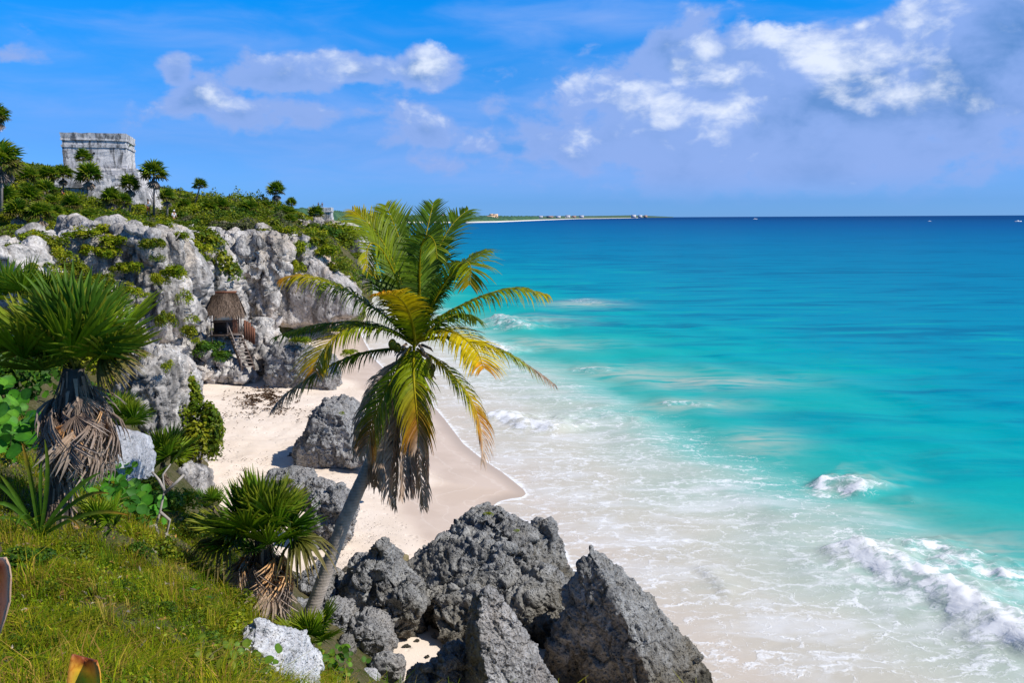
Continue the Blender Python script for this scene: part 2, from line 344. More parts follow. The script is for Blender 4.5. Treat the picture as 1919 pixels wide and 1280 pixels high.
# ================================================================ shore line (from far to near), traced on the water plane
SHORE = [G(*p) for p in [(664, 602), (682, 640), (700, 672), (722, 694), (765, 722), (800, 748), (832, 785), (868, 832), (905, 862), (940, 885), (964, 904), (980, 917), (986, 926), (978, 932), (955, 935), (935, 940), (924, 948), (932, 957), (965, 970), (1015, 992), (1060, 1050), (1085, 1090), (1110, 1150), (1170, 1230), (1270, 1330), (1420, 1500)]]
SHORE = [(-900., 2600.), (-330., 600.), (-90., 260.), (-38., 170.), (-25., 128.)] + [(p.x, p.y) for p in SHORE] + [(16, 2)]
SH2 = [(-900, 2600), (-320, 600), (-80, 250), (-34, 165), (-20, 112), (-9.5, 72), (0.2, 40), (5.2, 24), (11, 8), (20, -10)]      # the smooth line the breakers follow
def sand_z(X, Y):
    s, _ = poly_dist(np.stack([X.ravel(), Y.ravel()], 1), SHORE); s = -s      # positive inland
    z = np.where(s > 0, 0.055 * s + .02 * np.minimum(s, 6), 0.06 * s); z = np.minimum(z, 1.3 + .02 * s)
    return z.reshape(X.shape), s.reshape(X.shape)

# ---- beach
xs = np.concatenate([np.arange(-40, -14, .5), np.arange(-14, 8, .16), np.arange(8, 26, .6)]); ys = np.concatenate([np.arange(8, 46, .16), np.arange(46, 80, .3), np.arange(80, 140, 1.2)])
X, Y = np.meshgrid(xs, ys); Z, S = sand_z(X, Y)
pp = np.stack([X.ravel(), Y.ravel(), np.zeros(X.size)], 1)
rough = sstep(S.ravel(), 4.5, 7.5)
Z = Z.ravel() + fbm(pp * .35, 3) * .10 * rough + fbm(pp * np.array([1.6, 1.6, 1]), 3) * .035 * rough
wet = sstep(S.ravel() + fbm(pp * .22, 2) * 1.0 + .5 * np.sin(pp[:, 1] * .35), 4.6, 3.2)
t = new_mat('sand'); g = t.n('ShaderNodeNewGeometry').outputs['Position']; w = t.attr('wet', 'Fac')
f = t.noise(g, 26, 5, .7); b_ = t.noise(g, .6, 4, .6)
dry = t.mix(t.smooth(b_, .35, .65), (.70, .585, .48), (.78, .665, .56)); dry = t.mix(t.m('MULTIPLY', t.smooth(f, .60, .72), .35), dry, (.55, .45, .37))
sd_ = t.attr('inland', 'Fac'); ln_ = t.m('FRACT', t.m('ADD', t.m('MULTIPLY', sd_, .75), t.m('MULTIPLY', t.noise(g, .35, 4, .6), 2.6)))
wc = t.mix(t.m('MULTIPLY', t.smooth(t.noise(g, .5, 4, .6), .4, .62), .8), (.62, .495, .395), (.56, .44, .345)); wc = t.mix(t.m('MULTIPLY', t.smooth(ln_, .88, .97), .35), wc, (.72, .62, .53)); wc = t.mix(t.smooth(sd_, .9, .1), wc, (.47, .375, .30))
c = t.mix(w, dry, wc)
foot = t.voro(t.v('ADD', g, t.v('SCALE', t.noise(g, 1.2, 2, out=1), .7)), 2.3)
hh = t.m('ADD', t.m('MULTIPLY', t.smooth(foot, .02, .32), .8), t.m('MULTIPLY', f, .35)); hh = t.m('MULTIPLY', hh, t.m('SUBTRACT', 1.0, w))
rg = t.m('SUBTRACT', .95, t.m('MULTIPLY', w, .5))
finish(t, principled(t, c, rg, .1, t.bump(hh, .55, .08))); M_SAND = t.mat
me = mesh_np('beach', np.stack([X.ravel(), Y.ravel(), Z], 1), grid_faces(len(xs), len(ys)), smooth=True, attrs={'wet': wet, 'inland': S.ravel()})
tag(link('beach', me, M_SAND), kind='structure')

# ---- sea: one sheet to the horizon, fine grid by the shore
def geo(a, step, r, end):
    out = []; v = a
    while v < end: step *= r; v += step; out.append(v)
    return np.array(out)
xs = np.concatenate([-geo(18, 1, 1.35, 60000)[::-1], np.arange(-18, 26, .17), 26 + geo(0, .2, 1.06, 60), 86 + geo(0, 4, 1.3, 60000)])
ys = np.concatenate([[-40, -15, 0, 6], np.arange(10, 60, .17), 60 + geo(0, .18, 1.02, 90), 150 + geo(0, 3, 1.12, 60000)])
X, Y = np.meshgrid(xs, ys); Q = np.stack([X.ravel(), Y.ravel()], 1); p3 = np.c_[Q, np.zeros(len(Q))]
near = (np.abs(Q[:, 0]) < 300) & (Q[:, 1] < 600)
s1, _ = poly_dist(Q, SHORE); s2, along = poly_dist(Q, SH2)
dsh = np.where(s1 > 0, s1, 0.0)                       # distance from the waterline, metres
n_lo = fbm(p3 * np.array([.035, .05, 1]), 3); n_md = fbm(p3 * np.array([.11, .19, 1]), 3)
dd = s2 + (n_lo * 7 + n_md * 2.5) * sstep(s2, 6, 30) + n_md * 1.5      # warped: colour zones
foam = np.zeros(len(Q)); zz = np.zeros(len(Q)); turb = np.zeros(len(Q))
# swash at the waterline
n_e = fbm(p3 * np.array([.5, .5, 1]), 3)
foam = np.maximum(foam, .95 * np.exp(-(dsh / (.55 + .5 * n_e)) ** 2))
foam = np.maximum(foam, (.44 + .25 * n_md) * sstep(s2, -2, 3) * sstep(s2, 12.5, 8))
foam = np.maximum(foam, (.30 + .3 * n_lo) * sstep(s2, 16, 8))
# breakers: crest traced on the water, (points, width, height, foam)
BREAK = [([(1585, 1018), (1620, 1045), (1680, 1072), (1740, 1098), (1800, 1128), (1860, 1168), (1919, 1205), (1990, 1262)], 1.0, .62, 1.0),
         ([(1690, 1012), (1740, 1030), (1800, 1055), (1870, 1080), (1960, 1120)], .75, .40, .9),
         ([(1508, 903), (1545, 910), (1590, 914), (1650, 934)], .8, .55, 1.0), ([(1690, 936), (1730, 940)], .5, .3, .9),
         ([(918, 776), (945, 786), (985, 797), (1030, 803), (1060, 812)], .9, .5, 1.0), ([(905, 642), (935, 655), (965, 664)], 1.0, .45, .95),
         ([(930, 596), (955, 606), (985, 620)], 1.4, .7, .75),([(1300, 1060), (1350, 1090), (1370, 1130)], .3, .1, .8), ([(1090,560),(1120,570)],1.3,.3,.5),
         ([(1230, 760), (1290, 758), (1340, 762)], .6, .3, .5), ([(1120, 786), (1170, 784), (1220, 790)], .6, .3, .55), ([(1060, 690), (1110, 692), (1150, 698)], .9, .3, .45)]
for pts, wdt, hgt, fo in BREAK:
    pl = [tuple(G(*p).xy) for p in pts]; d, al = poly_dist(Q, pl); L = sum((Vector(b) - Vector(a)).length for a, b in zip(pl[:-1], pl[1:]))
    m = np.abs(d) < 6; k = np.zeros(len(Q)); ends = sstep(al, -.01, .9) * sstep(al, L + .01, L - .9)
    ww = wdt * (1 + .5 * fbm(p3 * .9, 2)); dn = d / ww
    # walk goes towards the camera: left is out to sea; steep shore side, long back
    prof = np.where(dn < 0, np.exp(-(dn / .95) ** 2), np.exp(-(dn / 1.9) ** 2)); lump = .65 + .55 * (1 - worley(p3[:, :] * 2.6 + 5)) + .35 * fbm(p3 * 3.1, 3) if False else None
    idx = np.where(m)[0]; q = p3[idx]; lump = .62 + .75 * (1 - worley(q * 2.2)) * 1.0 + .35 * fbm(q * 4.2, 2)
    k[idx] = .8 * hgt * prof[idx] * ends[idx] * (.55 + .5 * lump * (fo > .7)); zz += k
    fz = fo * np.where(dn < 0, np.exp(-(dn / 1.9) ** 4), np.exp(-(dn / .9) ** 2)) * ends * (.95 + .35 * fbm(p3 * 1.2, 3)); foam = np.maximum(foam, fz)
    turb = np.maximum(turb, .8 * fo * np.where(dn < 0, np.exp(-(dn / 3) ** 2), np.exp(-(dn / 3.2) ** 2)) * ends)
# gentle swell running along the shore
zz += near * (.06 * np.sin(s2 * .9 + n_md * 2.5) * sstep(s2, 2, 8) * sstep(s2, 60, 20) + .05 * n_md)
zz *= sstep(dsh, .0, 1.2)
# plumes of stirred sand reaching out from the surf
PLUME = [(1010, 645, 120, 12), (1090, 692, 90, 12), (1330, 715, 170, 16), (1180, 700, 160, 18), (1280, 760, 120, 14), (1430, 830, 80, 26), (1000, 600, 90, 10), (1760, 1010, 160, 24), (1600, 960, 140, 30), (1850, 1030, 90, 20), (1090, 570, 70, 8)]
for px, py, rx, ry in PLUME:
    c = G(px, py); a = (G(px + rx, py) - c).xy; bb = (G(px, py + ry) - c).xy; Mx = np.linalg.inv(np.array([[a.x, bb.x], [a.y, bb.y]])); uv = (Q - np.array(c.xy)) @ Mx.T
    turb = np.maximum(turb, np.exp(-(uv ** 2).sum(1)) * (.85 + .5 * n_md))
me = mesh_np('sea', np.stack([Q[:, 0], Q[:, 1], zz], 1), grid_faces(len(xs), len(ys)), smooth=True, attrs={'shore': dd, 'foam': np.clip(foam, 0, 1.2), 'turb': np.clip(turb, 0, 1)})
t = new_mat('sea_water'); g = t.n('ShaderNodeNewGeometry').outputs['Position']; sh = t.attr('shore', 'Fac'); fo = t.attr('foam', 'Fac'); tu = t.attr('turb', 'Fac')
gx = t.v('MULTIPLY', g, (.06, .22, 0)); nlow = t.noise(gx, 1, 5, .62, .4)
gx2 = t.v('MULTIPLY', g, (.012, .03, 0)); nfar = t.noise(gx2, 1, 5, .6, .5)
d2 = t.m('ADD', sh, t.m('MULTIPLY', t.m('SUBTRACT', nlow, .5), t.m('MINIMUM', t.m('MULTIPLY', t.m('MAXIMUM', sh, 0.0), .45), 16.0)))
lg = t.m('DIVIDE', t.m('LOGARITHM', t.m('MAXIMUM', t.m('ADD', d2, 3.0), 1.0), 10.0), 4.0)   # log10(d+3)/4
def lp(d): return math.log10(d + 3) / 4
STOPS = [(0, (.57, .50, .42)), (4, (.52, .50, .42)), (8, (.40, .49, .42)), (11, (.16, .44, .39)), (13.5, (.04, .38, .34)), (17, (.008, .36, .34)), (28, (.001, .32, .36)), (45, (.0006, .25, .36)), (90, (.0004, .205, .35)), (300, (.0003, .15, .325)), (900, (.0003, .09, .27)), (3000, (.0004, .045, .175))]
c = t.ramp(lg, [(lp(d), col) for d, col in STOPS])
c = t.mix(t.m('MULTIPLY', t.smooth(t.m('ADD', nlow, t.m('MULTIPLY', nfar, .6)), .76, .96), t.m('MULTIPLY', t.smooth(sh, 14, 30), .5)), c, (.001, .095, .22))
c = t.mix(t.m('MULTIPLY', t.smooth(nlow, .46, .30), t.m('MULTIPLY', t.smooth(sh, 12, 22), t.m('MULTIPLY', t.smooth(sh, 120, 50), .6))), c, (.004, .36, .34))
tn = t.noise(t.v('MULTIPLY', g, (.25, .7, 0)), 1, 5, .6, .8)
c = t.mix(t.m('MULTIPLY', tu, t.m('MULTIPLY', t.smooth(tn, .28, .62), .75)), c, (.44, .47, .40))
mlk = t.noise(t.v('ADD', t.v('MULTIPLY', g, (.16, .55, 0)), t.v('SCALE', t.noise(g, .25, 3, out=1), 1.2)), 1.0, 7, .62, .6)
mlk = t.m('MULTIPLY', t.smooth(mlk, .44, .68), t.m('MULTIPLY', t.smooth(sh, -2, 2), t.smooth(sh, 14, 7)))
c = t.mix(t.m('MULTIPLY', mlk, .55), c, (.72, .73, .74))
# lace of foam
gd = t.v('ADD', t.v('MULTIPLY', g, (.55, 1.0, 0)), t.v('SCALE', t.v('SUBTRACT', t.noise(g, .9, 4, .6, out=1), (.5, .5, .5)), 1.5))
lace = t.voro(gd, .95, 'DISTANCE_TO_EDGE'); lace2 = t.voro(t.v('ADD', gd, (7.7, 3.1, 0)), 2.2, 'DISTANCE_TO_EDGE'); fn = t.noise(t.v('MULTIPLY', g, (.6, 1.2, 0)), 3.0, 6, .68, .5); fb = t.noise(t.v('MULTIPLY', g, (.18, .5, 0)), 1.0, 4, .6)
thr = t.m('ADD', t.m('MULTIPLY', t.m('POWER', fo, 1.6), .30), t.m('MULTIPLY', t.m('SUBTRACT', fb, .5), .25))
lf = t.smooth(lace, t.m('MULTIPLY', thr, 1.0), t.m('MULTIPLY', thr, .25)); lf2 = t.smooth(lace2, t.m('MULTIPLY', thr, .55), t.m('MULTIPLY', thr, .1))
lf = t.m('MULTIPLY', t.m('MAXIMUM', lf, t.m('MULTIPLY', lf2, .7)), t.smooth(fn, .38, .62))
lf = t.m('MULTIPLY', lf, t.m('MULTIPLY', t.smooth(fo, .06, .35), t.m('ADD', .6, t.m('MULTIPLY', t.smooth(fb, .42, .6), .4))))
solid = t.smooth(t.m('ADD', fo, t.m('MULTIPLY', t.m('SUBTRACT', fn, .5), .9)), .72, .98)
ff = t.m('MAXIMUM', t.m('MULTIPLY', lf, .85), solid, clamp=True)
c = t.mix(ff, c, (.80, .81, .83))
dist = t.v('LENGTH', g)
ww = t.noise(t.v('MULTIPLY', g, (.5, 1.0, 1)), 1.1, 5, .62, .3); w2 = t.noise(t.v('MULTIPLY', g, (.08, .2, 1)), 1.0, 5, .6, .3)
hh = t.m('ADD', t.m('MULTIPLY', ww, .25), t.m('MULTIPLY', w2, 1.2)); hh = t.m('ADD', hh, t.m('MULTIPLY', ff, .1))
nr = t.bump(hh, .42, .4)
df = t.n('ShaderNodeBsdfDiffuse'); t.put(df.inputs[0], c); t.put(df.inputs['Normal'], nr); gl = t.n('ShaderNodeBsdfGlossy'); gl.inputs['Roughness'].default_value = .16; t.put(gl.inputs['Normal'], nr)
mx = t.n('ShaderNodeMixShader'); t.put(mx.inputs[0], t.m('MULTIPLY', t.m('SUBTRACT', 1.0, ff, clamp=True), .055)); t.L.new(df.outputs[0], mx.inputs[1]); t.L.new(gl.outputs[0], mx.inputs[2])
finish(t, mx); M_SEA = t.mat
tag(link('sea', me, M_SEA), kind='structure')
# ================================================================ rocks: silhouettes given real depth, fused, then weathered
def hull_bm(pts, bm):
    vs = [bm.verts.new(p) for p in pts]; r = bmesh.ops.convex_hull(bm, input=vs)
    bmesh.ops.delete(bm, geom=[e for e in set(r['geom_interior'] + r['geom_unused']) if isinstance(e, bmesh.types.BMVert) and e.is_valid], context='VERTS')
def block(poly, Y0, tf, tb, s=.72, shift=(0, 0, 0), lean=0.0):
    """solid whose outline at distance Y0 is the pixel polygon; tf metres of body in front, tb behind"""
    base = [P(x, y, Y0) for x, y in poly]; c = sum(base, Vector()) / len(base); out = list(base)
    for p in base:
        q = c + (p - c) * s; out.append(q + Vector((0, -tf, 0)) + Vector((0, lean, 0)) * (p.z - c.z))
        q2 = c + (p - c) * (s * 1.05); out.append(q2 + Vector((0, tb, -max(0, HC - q2.z) / Y0 * tb * (1.0 if q2.z > c.z else .3))) + Vector(shift))
    return out
def rock_mesh(name, hulls, voxel, amp, scale, seed=0, flute=0.0, pits=.5, sharp=.5, smooth_it=2, crag=.6, cell=1.0):
    bmh = bmesh.new()
    for h in hulls: hull_bm(h, bmh)
    bmesh.ops.recalc_face_normals(bmh, faces=bmh.faces)
    tmp = bpy.data.meshes.new('tmp'); bmh.to_mesh(tmp); bmh.free()
    o = bpy.data.objects.new('tmp', tmp); COL.objects.link(o); md = o.modifiers.new('r', 'REMESH'); md.mode = 'VOXEL'; md.voxel_size = voxel
    dg = bpy.context.evaluated_depsgraph_get(); me = bpy.data.meshes.new_from_object(o.evaluated_get(dg), depsgraph=dg)
    bpy.data.objects.remove(o); bpy.data.meshes.remove(tmp)
    n = len(me.vertices); V = np.empty(n * 3, np.float32); me.vertices.foreach_get('co', V); V = V.reshape(-1, 3).astype(float)
    E = np.empty(len(me.edges) * 2, np.int32); me.edges.foreach_get('vertices', E); E = E.reshape(-1, 2)
    deg = np.bincount(E.ravel(), minlength=n)[:, None]
    for _ in range(smooth_it):
        A = np.zeros_like(V)
        for k in range(3): A[:, k] = np.bincount(E[:, 0], V[E[:, 1], k], n) + np.bincount(E[:, 1], V[E[:, 0], k], n)
        V = V * .5 + .5 * A / np.maximum(deg, 1)
    me.vertices.foreach_set('co', V.ravel().astype(np.float32)); me.update()
    def nrm():
        N = np.empty(n * 3, np.float32); me.vertices.foreach_get('normal', N); return N.reshape(-1, 3)
    off = np.array([seed * 3.7, seed * 1.9, seed * 5.3]); st = np.array([1, 1, 1 - .72 * min(flute, 1)])
    p = V / scale + off
    d = amp * (.4 * fbm(p * .7, 3) + .38 * sharp * (ridged(p * 1.1 * st, 3) - .2))
    V = V + nrm() * d[:, None]; me.vertices.foreach_set('co', V.ravel().astype(np.float32)); me.update()
    pw = p + .35 * np.stack([perlin(p * 1.6 + 9), perlin(p * 1.6 + 31), perlin(p * 1.6 + 55)], 1)
    st2 = np.array([1, 1, 1 - .65 * min(flute, 1)]); f1, f2, c1, o1 = wor2(pw * 1.5 * cell * st2); g1, g2, c2, o2 = wor2(pw * 3.6 * cell * st2); h1, h2, c3, o3 = wor2(pw * 8.5)
    rnd = np.random.default_rng(5).random(256) - .5
    d = amp * crag * (.7 * rnd[c1] + 1.3 * o1 + .35 * rnd[c2] + .65 * o2 - .55 * np.exp(-((f2 - f1) / .05) ** 2) - .2 * np.exp(-((g2 - g1) / .05) ** 2))
    d += amp * pits * (.30 * (np.minimum(h1, .6) - .4) + .20 * fbm(p * 6 * st, 3) + .10 * rnd[c3] + .18 * o3)
    if flute: d += amp * flute * .55 * ridged(p * np.array([2.2, 2.2, .25]), 3)
    V = V + nrm() * d[:, None]; me.vertices.foreach_set('co', V.ravel().astype(np.float32))
    me.polygons.foreach_set('use_smooth', np.ones(len(me.polygons), dtype=bool)); me.update(); me.name = name
    return me, V
def rock(name, hulls, voxel, amp, scale, mat, label=None, cat=None, kind=None, group=None, parent=None, **kw):
    me, V = rock_mesh(name, hulls, voxel, amp, scale, **kw)
    c = Vector(((V[:, 0].min() + V[:, 0].max()) / 2, (V[:, 1].min() + V[:, 1].max()) / 2, V[:, 2].min()))
    me.transform(Matrix.Translation(-c)); o = link(name, me, mat, parent, c); return tag(o, label, cat, group, kind)

# ---- cliffs (terrain)
inl = (-8, 0, .5)
CL = [
 # far left ledges, then the big fluted buttress with its overhang
 ([block([(-60, 470), (20, 462), (62, 457), (95, 478), (120, 530), (118, 570), (-60, 620)], 53, 2.5, 10, .75, (-5, 0, .5)),
   block([(60, 438), (100, 445), (130, 470), (140, 560), (80, 560), (40, 470)], 57, 2, 10, .7, (-5, 0, 0)),
   block([(118, 437), (165, 430), (200, 438), (208, 480), (190, 545), (150, 560), (125, 520)], 59, 2.2, 10, .75, (-5, 0, 0)),
   block([(192, 442), (255, 424), (262, 470), (250, 560), (210, 570), (185, 500)], 60, 2.4, 10, .75, (-6, 0, 0)),
   [P(*q) for q in ((238, 432, 60), (262, 422, 60), (292, 440, 59), (338, 438, 60.5), (352, 455, 61), (372, 488, 61), (384, 512, 61), (372, 560, 60.5), (352, 640, 60), (376, 684, 60), (345, 692, 59), (300, 668, 57.5), (262, 600, 57), (235, 520, 58.5), (300, 500, 57.2), (330, 560, 57.4), (300, 600, 56.8), (250, 440, 70), (340, 445, 72), (350, 600, 70), (250, 620, 68))],
   [P(*q) for q in ((190, 545, 58), (235, 535, 57.5), (262, 590, 56.6), (300, 665, 57.2), (270, 672, 57.6), (232, 640, 57.6), (200, 610, 58), (240, 580, 55.6), (255, 625, 55.8), (220, 560, 66), (280, 650, 66))],
   block([(286, 446), (300, 438), (318, 446), (322, 490), (300, 500), (288, 480)], 58.6, 1.2, 6, .8, inl),
   block([(322, 442), (340, 436), (354, 452), (356, 500), (330, 510)], 59.6, 1.3, 6, .8, inl),
   block([(246, 430), (262, 421), (280, 432), (282, 476), (258, 490), (244, 460)], 58.6, 1.2, 6, .8, inl),
   block([(60, 540), (230, 540), (260, 640), (240, 720), (60, 720)], 56, 1.5, 10, .9, (-6, 0, 0)),
   block([(230, 640), (330, 660), (340, 720), (240, 740)], 60, 1.0, 8, .9, (-6, 0, 0)),
   block([(340, 680), (392, 676), (412, 690), (404, 714), (345, 716), (330, 700)], 59.5, 1.5, 5, .8, (-3, 0, 0))],
  .12, .55, 2.2, M_CLIFF, dict(flute=.7, seed=1, pits=.28, sharp=.9, smooth_it=1, crag=1.05, cell=.45)),
 # the wall behind the hut
 ([block([(375, 470), (410, 455), (445, 500), (462, 560), (468, 620), (400, 640), (372, 600), (365, 520)], 74, 2.5, 14, .8, (-10, 0, 2)),
   block([(350, 560), (392, 552), (400, 610), (405, 660), (360, 690), (345, 640)], 67, 2.2, 10, .75, (-8, 0, 1)),
   block([(380, 630), (420, 616), (446, 640), (462, 668), (475, 706), (400, 710), (375, 690)], 63, 2.0, 8, .75, (-4, 0, 0)),
   block([(395, 652), (430, 664), (470, 690), (480, 708), (380, 712), (372, 690)], 61, 1.5, 5, .8, (-3, 0, 0)),
   block([(465, 622), (500, 608), (528, 630), (540, 660), (520, 690), (478, 692), (468, 660)], 66, 1.8, 8, .75, (-4, 0, 0)),
   block([(478, 664), (505, 655), (515, 690), (505, 700), (472, 700)], 62.5, .9, 3, .8)],
  .13, .5, 1.8, M_CLIFF, dict(crag=1.0, cell=.7, flute=.5, seed=2, pits=.3, sharp=.8, smooth_it=1)),
 # headland: knobbly dark top over a washed pale face that is undercut at its foot
 ([block([(428, 452), (448, 440), (470, 452), (480, 500), (455, 520), (432, 500)], 80, 2, 16, .75, (-12, 0, 1)),
   block([(468, 448), (492, 442), (505, 470), (500, 510), (470, 512)], 81, 2.2, 16, .75, (-12, 0, 1)),
   block([(496, 446), (520, 440), (540, 470), (545, 520), (500, 520)], 83, 2.4, 16, .75, (-12, 0, 1)),
   block([(440, 505), (505, 510), (518, 560), (512, 615), (455, 622), (440, 560)], 82, 1.6, 14, .85, (-12, 0, 1)),
   block([(556, 452), (575, 448), (584, 470), (590, 510), (560, 520), (540, 480)], 87, 2.4, 16, .75, (-12, 0, 1))],
  .15, .68, 1.8, M_CLIFF, dict(flute=1.1, seed=3, pits=.4, sharp=1.0, smooth_it=1, crag=1.0, cell=.8)),
 ([block([(528, 500), (560, 490), (590, 465), (640, 508), (660, 525), (678, 555), (676, 592), (650, 598), (560, 612), (510, 612), (508, 560)], 88, 3.2, 22, .82, (-14, 0, 1)),
   block([(560, 480), (586, 460), (625, 490), (655, 520), (640, 560), (570, 560)], 89, 2.0, 22, .8, (-14, 0, 1)),
   block([(520, 590), (640, 580), (640, 612), (520, 622)], 94, 1.0, 22, .95, (-14, 0, 1)),
   block([(495, 612), (560, 606), (640, 604), (640, 640), (500, 650)], 97, .5, 20, .95, (-14, 0, 1))],
  .17, .42, 2.8, M_CLIFF2, dict(flute=.6, seed=4, pits=.2, sharp=.7, smooth_it=1, crag=.8, cell=.55)),
 ([block([(602, 424), (628, 416), (640, 440), (650, 500), (610, 520), (590, 470)], 118, 3, 25, .8, (-20, 0, 1)),
   block([(630, 436), (668, 424), (690, 455), (694, 505), (688, 524), (640, 526)], 122, 3, 25, .8, (-20, 0, 1))],
  .32, .9, 2.6, M_CLIFF, dict(flute=1.0, seed=5, pits=.6, sharp=1.1)),
]
for hulls, vox, amp, sc_, mt, kw in CL: rock('cliff', hulls, vox, amp, sc_, mt, kind='structure', **kw)

# ---- single rocks
def brock(poly, Y0, tf, tb, vox, amp, scale, mat, label, cat='rock', extra=(), name='boulder', s=.7, foot=True, **kw):
    main = block(poly, Y0, tf, tb, s)
    base = sorted([P(x, y, Y0) for x, y in poly], key=lambda p: p.z); cx = sum(p.x for p in base) / len(base)
    for p in base[:max(3, int(len(base) * .45)) if foot else 0]:                    # the foot goes down into the ground
        zg = min(p.z, .7) - .5 if Y0 > 19 else p.z - .25
        for dy in (-tf * .75, 0, tb * .7): main.append(Vector((cx + (p.x - cx) * .85, Y0 + dy, zg)))
    return rock(name, [main] + [block(*e) for e in extra], vox, amp, scale, mat, label, cat, **kw)
brock([(225, 700), (250, 668), (285, 650), (318, 655), (332, 690), (335, 760), (350, 830), (340, 890), (300, 900), (235, 880), (225, 780)], 37, 1.6, 3.5, .075, .32, .9, M_CLIFF,
      'tall fluted grey rock pillar on the slope between the big fan palm and the leafy bush', name='rock_pillar', seed=6, flute=1.0, pits=.8)
brock([(330, 880), (350, 866), (372, 880), (374, 915), (335, 920)], 33, .8, 2, .06, .14, .5, M_CLIFF, 'small grey rock under the leafy bush at the edge of the sand', seed=7, flute=.5)
brock([(158, 842), (175, 812), (215, 797), (243, 808), (260, 850), (262, 900), (225, 905), (170, 880), (155, 862)], 17, .5, 1.2, .03, .07, .6, M_GREY, 'smooth pale grey rock among green leaves beside the big fan palm trunk', seed=8, pits=.3, sharp=.3, crag=.25, name='rock')
brock([(455, 1180), (480, 1163), (520, 1185), (545, 1215), (552, 1250), (580, 1330), (500, 1340), (470, 1260)], 9.6, .35, 1.1, .02, .06, .35, M_WHITE, 'white weathered limestone rock at the edge of the grassy slope', seed=9, flute=.2, name='rock')
brock([(498, 706), (498, 668), (518, 640), (550, 638), (590, 650), (628, 668), (640, 700), (600, 716), (540, 716)], 60.5, 1.6, 2.6, .08, .3, 1.3, M_BOULD, 'dark boulder with a shaded flank below the cliff at the back of the beach', seed=10, pits=.7, extra=[([(505, 700), (500, 665), (520, 642), (560, 650), (560, 714)], 60, 1.2, 2, .75)])
brock([(552, 838), (568, 808), (584, 778), (600, 762), (608, 748), (640, 744), (664, 756), (684, 795), (692, 846), (660, 856), (600, 848)], 41, 1.5, 2.2, .05, .22, 1.0, M_BOULD, 'grey pitted boulder in the middle of the beach behind the hanging palm fronds', seed=11, pits=.8,
      extra=[([(604, 756), (622, 742), (656, 748), (676, 776), (666, 812), (605, 805)], 41.6, 1.0, 1.6, .75), ([(640, 850), (700, 852), (705, 870), (650, 868)], 39.5, .5, 1.0, .8)])
brock([(490, 905), (505, 884), (545, 874), (585, 880), (592, 900), (570, 925), (510, 935)], 34.5, 1.0, 1.4, .05, .18, .7, M_BOULD, 'low flat pale rock on the sand just behind the spiky fan palm', seed=12, pits=.6)
brock([(570, 905), (590, 893), (622, 900), (628, 915), (580, 925)], 34, .5, .8, .045, .1, .5, M_BOULD, 'small slab of rock lying against the low flat pale rock on the sand', seed=13, name='rock')
brock([(575, 975), (585, 930), (600, 917), (640, 914), (660, 930), (662, 965), (650, 990), (600, 1000)], 30.4, 1.0, 1.4, .045, .22, .7, M_BOULD, 'rounded grey boulder on the sand left of the leaning palm trunk', seed=14, pits=.8)
brock([(640, 1105), (660, 1060), (690, 1032), (704, 1036), (705, 1017), (722, 1018), (735, 1045), (770, 1085), (802, 1115), (792, 1150), (772, 1176), (745, 1184), (700, 1150), (650, 1130)], 24.2, .9, 1.6, .034, .19, .75, M_DARKR, 'dark jagged boulder with a small knob on top just right of the palm trunk', seed=15, pits=.9,
      crag=.8, cell=.65, extra=[([(698, 1056), (704, 1014), (722, 1012), (738, 1056)], 24, .3, .4, .9), ([(700, 1110), (770, 1090), (800, 1125), (775, 1178), (748, 1184)], 23.4, .5, 1.0, .8)], sharp=1.1, smooth_it=1)
brock([(645, 1185), (660, 1158), (700, 1145), (735, 1165), (740, 1190), (700, 1205), (660, 1200)], 22.6, .7, 1.0, .035, .16, .6, M_BOULD, 'rounded grey boulder at the foot of the dark jagged boulder', seed=16, pits=.7)
brock([(590, 1165), (600, 1130), (630, 1118), (660, 1130), (665, 1165), (630, 1180)], 22.8, .6, 1.0, .035, .16, .6, M_BOULD, 'grey boulder half behind the lower palm trunk', seed=17, pits=.7)
brock([(540, 1130), (555, 1080), (600, 1050), (635, 1065), (640, 1110), (600, 1140), (560, 1150)], 24.5, .8, 1.5, .045, .2, .7, M_BOULD, 'pale grey boulder left of the palm trunk behind the dead leaf skirt', seed=18, pits=.7)
brock([(530, 1165), (545, 1120), (580, 1130), (605, 1160), (590, 1195), (545, 1200)], 21.5, .6, 1.2, .04, .16, .6, M_BOULD, 'grey rock close to the base of the palm trunk on its shore side', seed=19, pits=.7, name='rock')
brock([(655, 1052), (665, 1035), (690, 1036), (695, 1055), (670, 1062)], 26.2, .4, .6, .035, .08, .4, M_BOULD, 'small pale rock peeping out behind the knobbed dark boulder', seed=20, name='rock')
brock([(742, 1052), (750, 1038), (764, 1042), (766, 1060), (745, 1062)], 26, .25, .4, .03, .05, .3, plain_mat('brown_stone', (.22, .19, .11), .9, .2), 'small brown stone on the sand between the two dark rocks', seed=21, name='rock')
brock([(630, 1215), (640, 1190), (655, 1188), (664, 1212), (655, 1225)], 21.2, .3, .4, .03, .07, .3, M_DARKR, 'small dark rock on the sand beside the young fan palm leaves', seed=22, name='rock')
brock([(690, 1245), (705, 1225), (725, 1220), (762, 1240), (755, 1250), (710, 1250)], 20.8, .3, .4, .03, .05, .35, M_BOULD, 'flat grey stone lying alone on the bright patch of sand', seed=23, name='rock')
brock([(652, 1268), (670, 1252), (705, 1252), (715, 1265), (690, 1278), (655, 1280)], 20.2, .3, .3, .03, .04, .35, M_GREY, 'flat pale stone on the sand at the bottom of the picture near the green leaves', seed=24, name='rock')
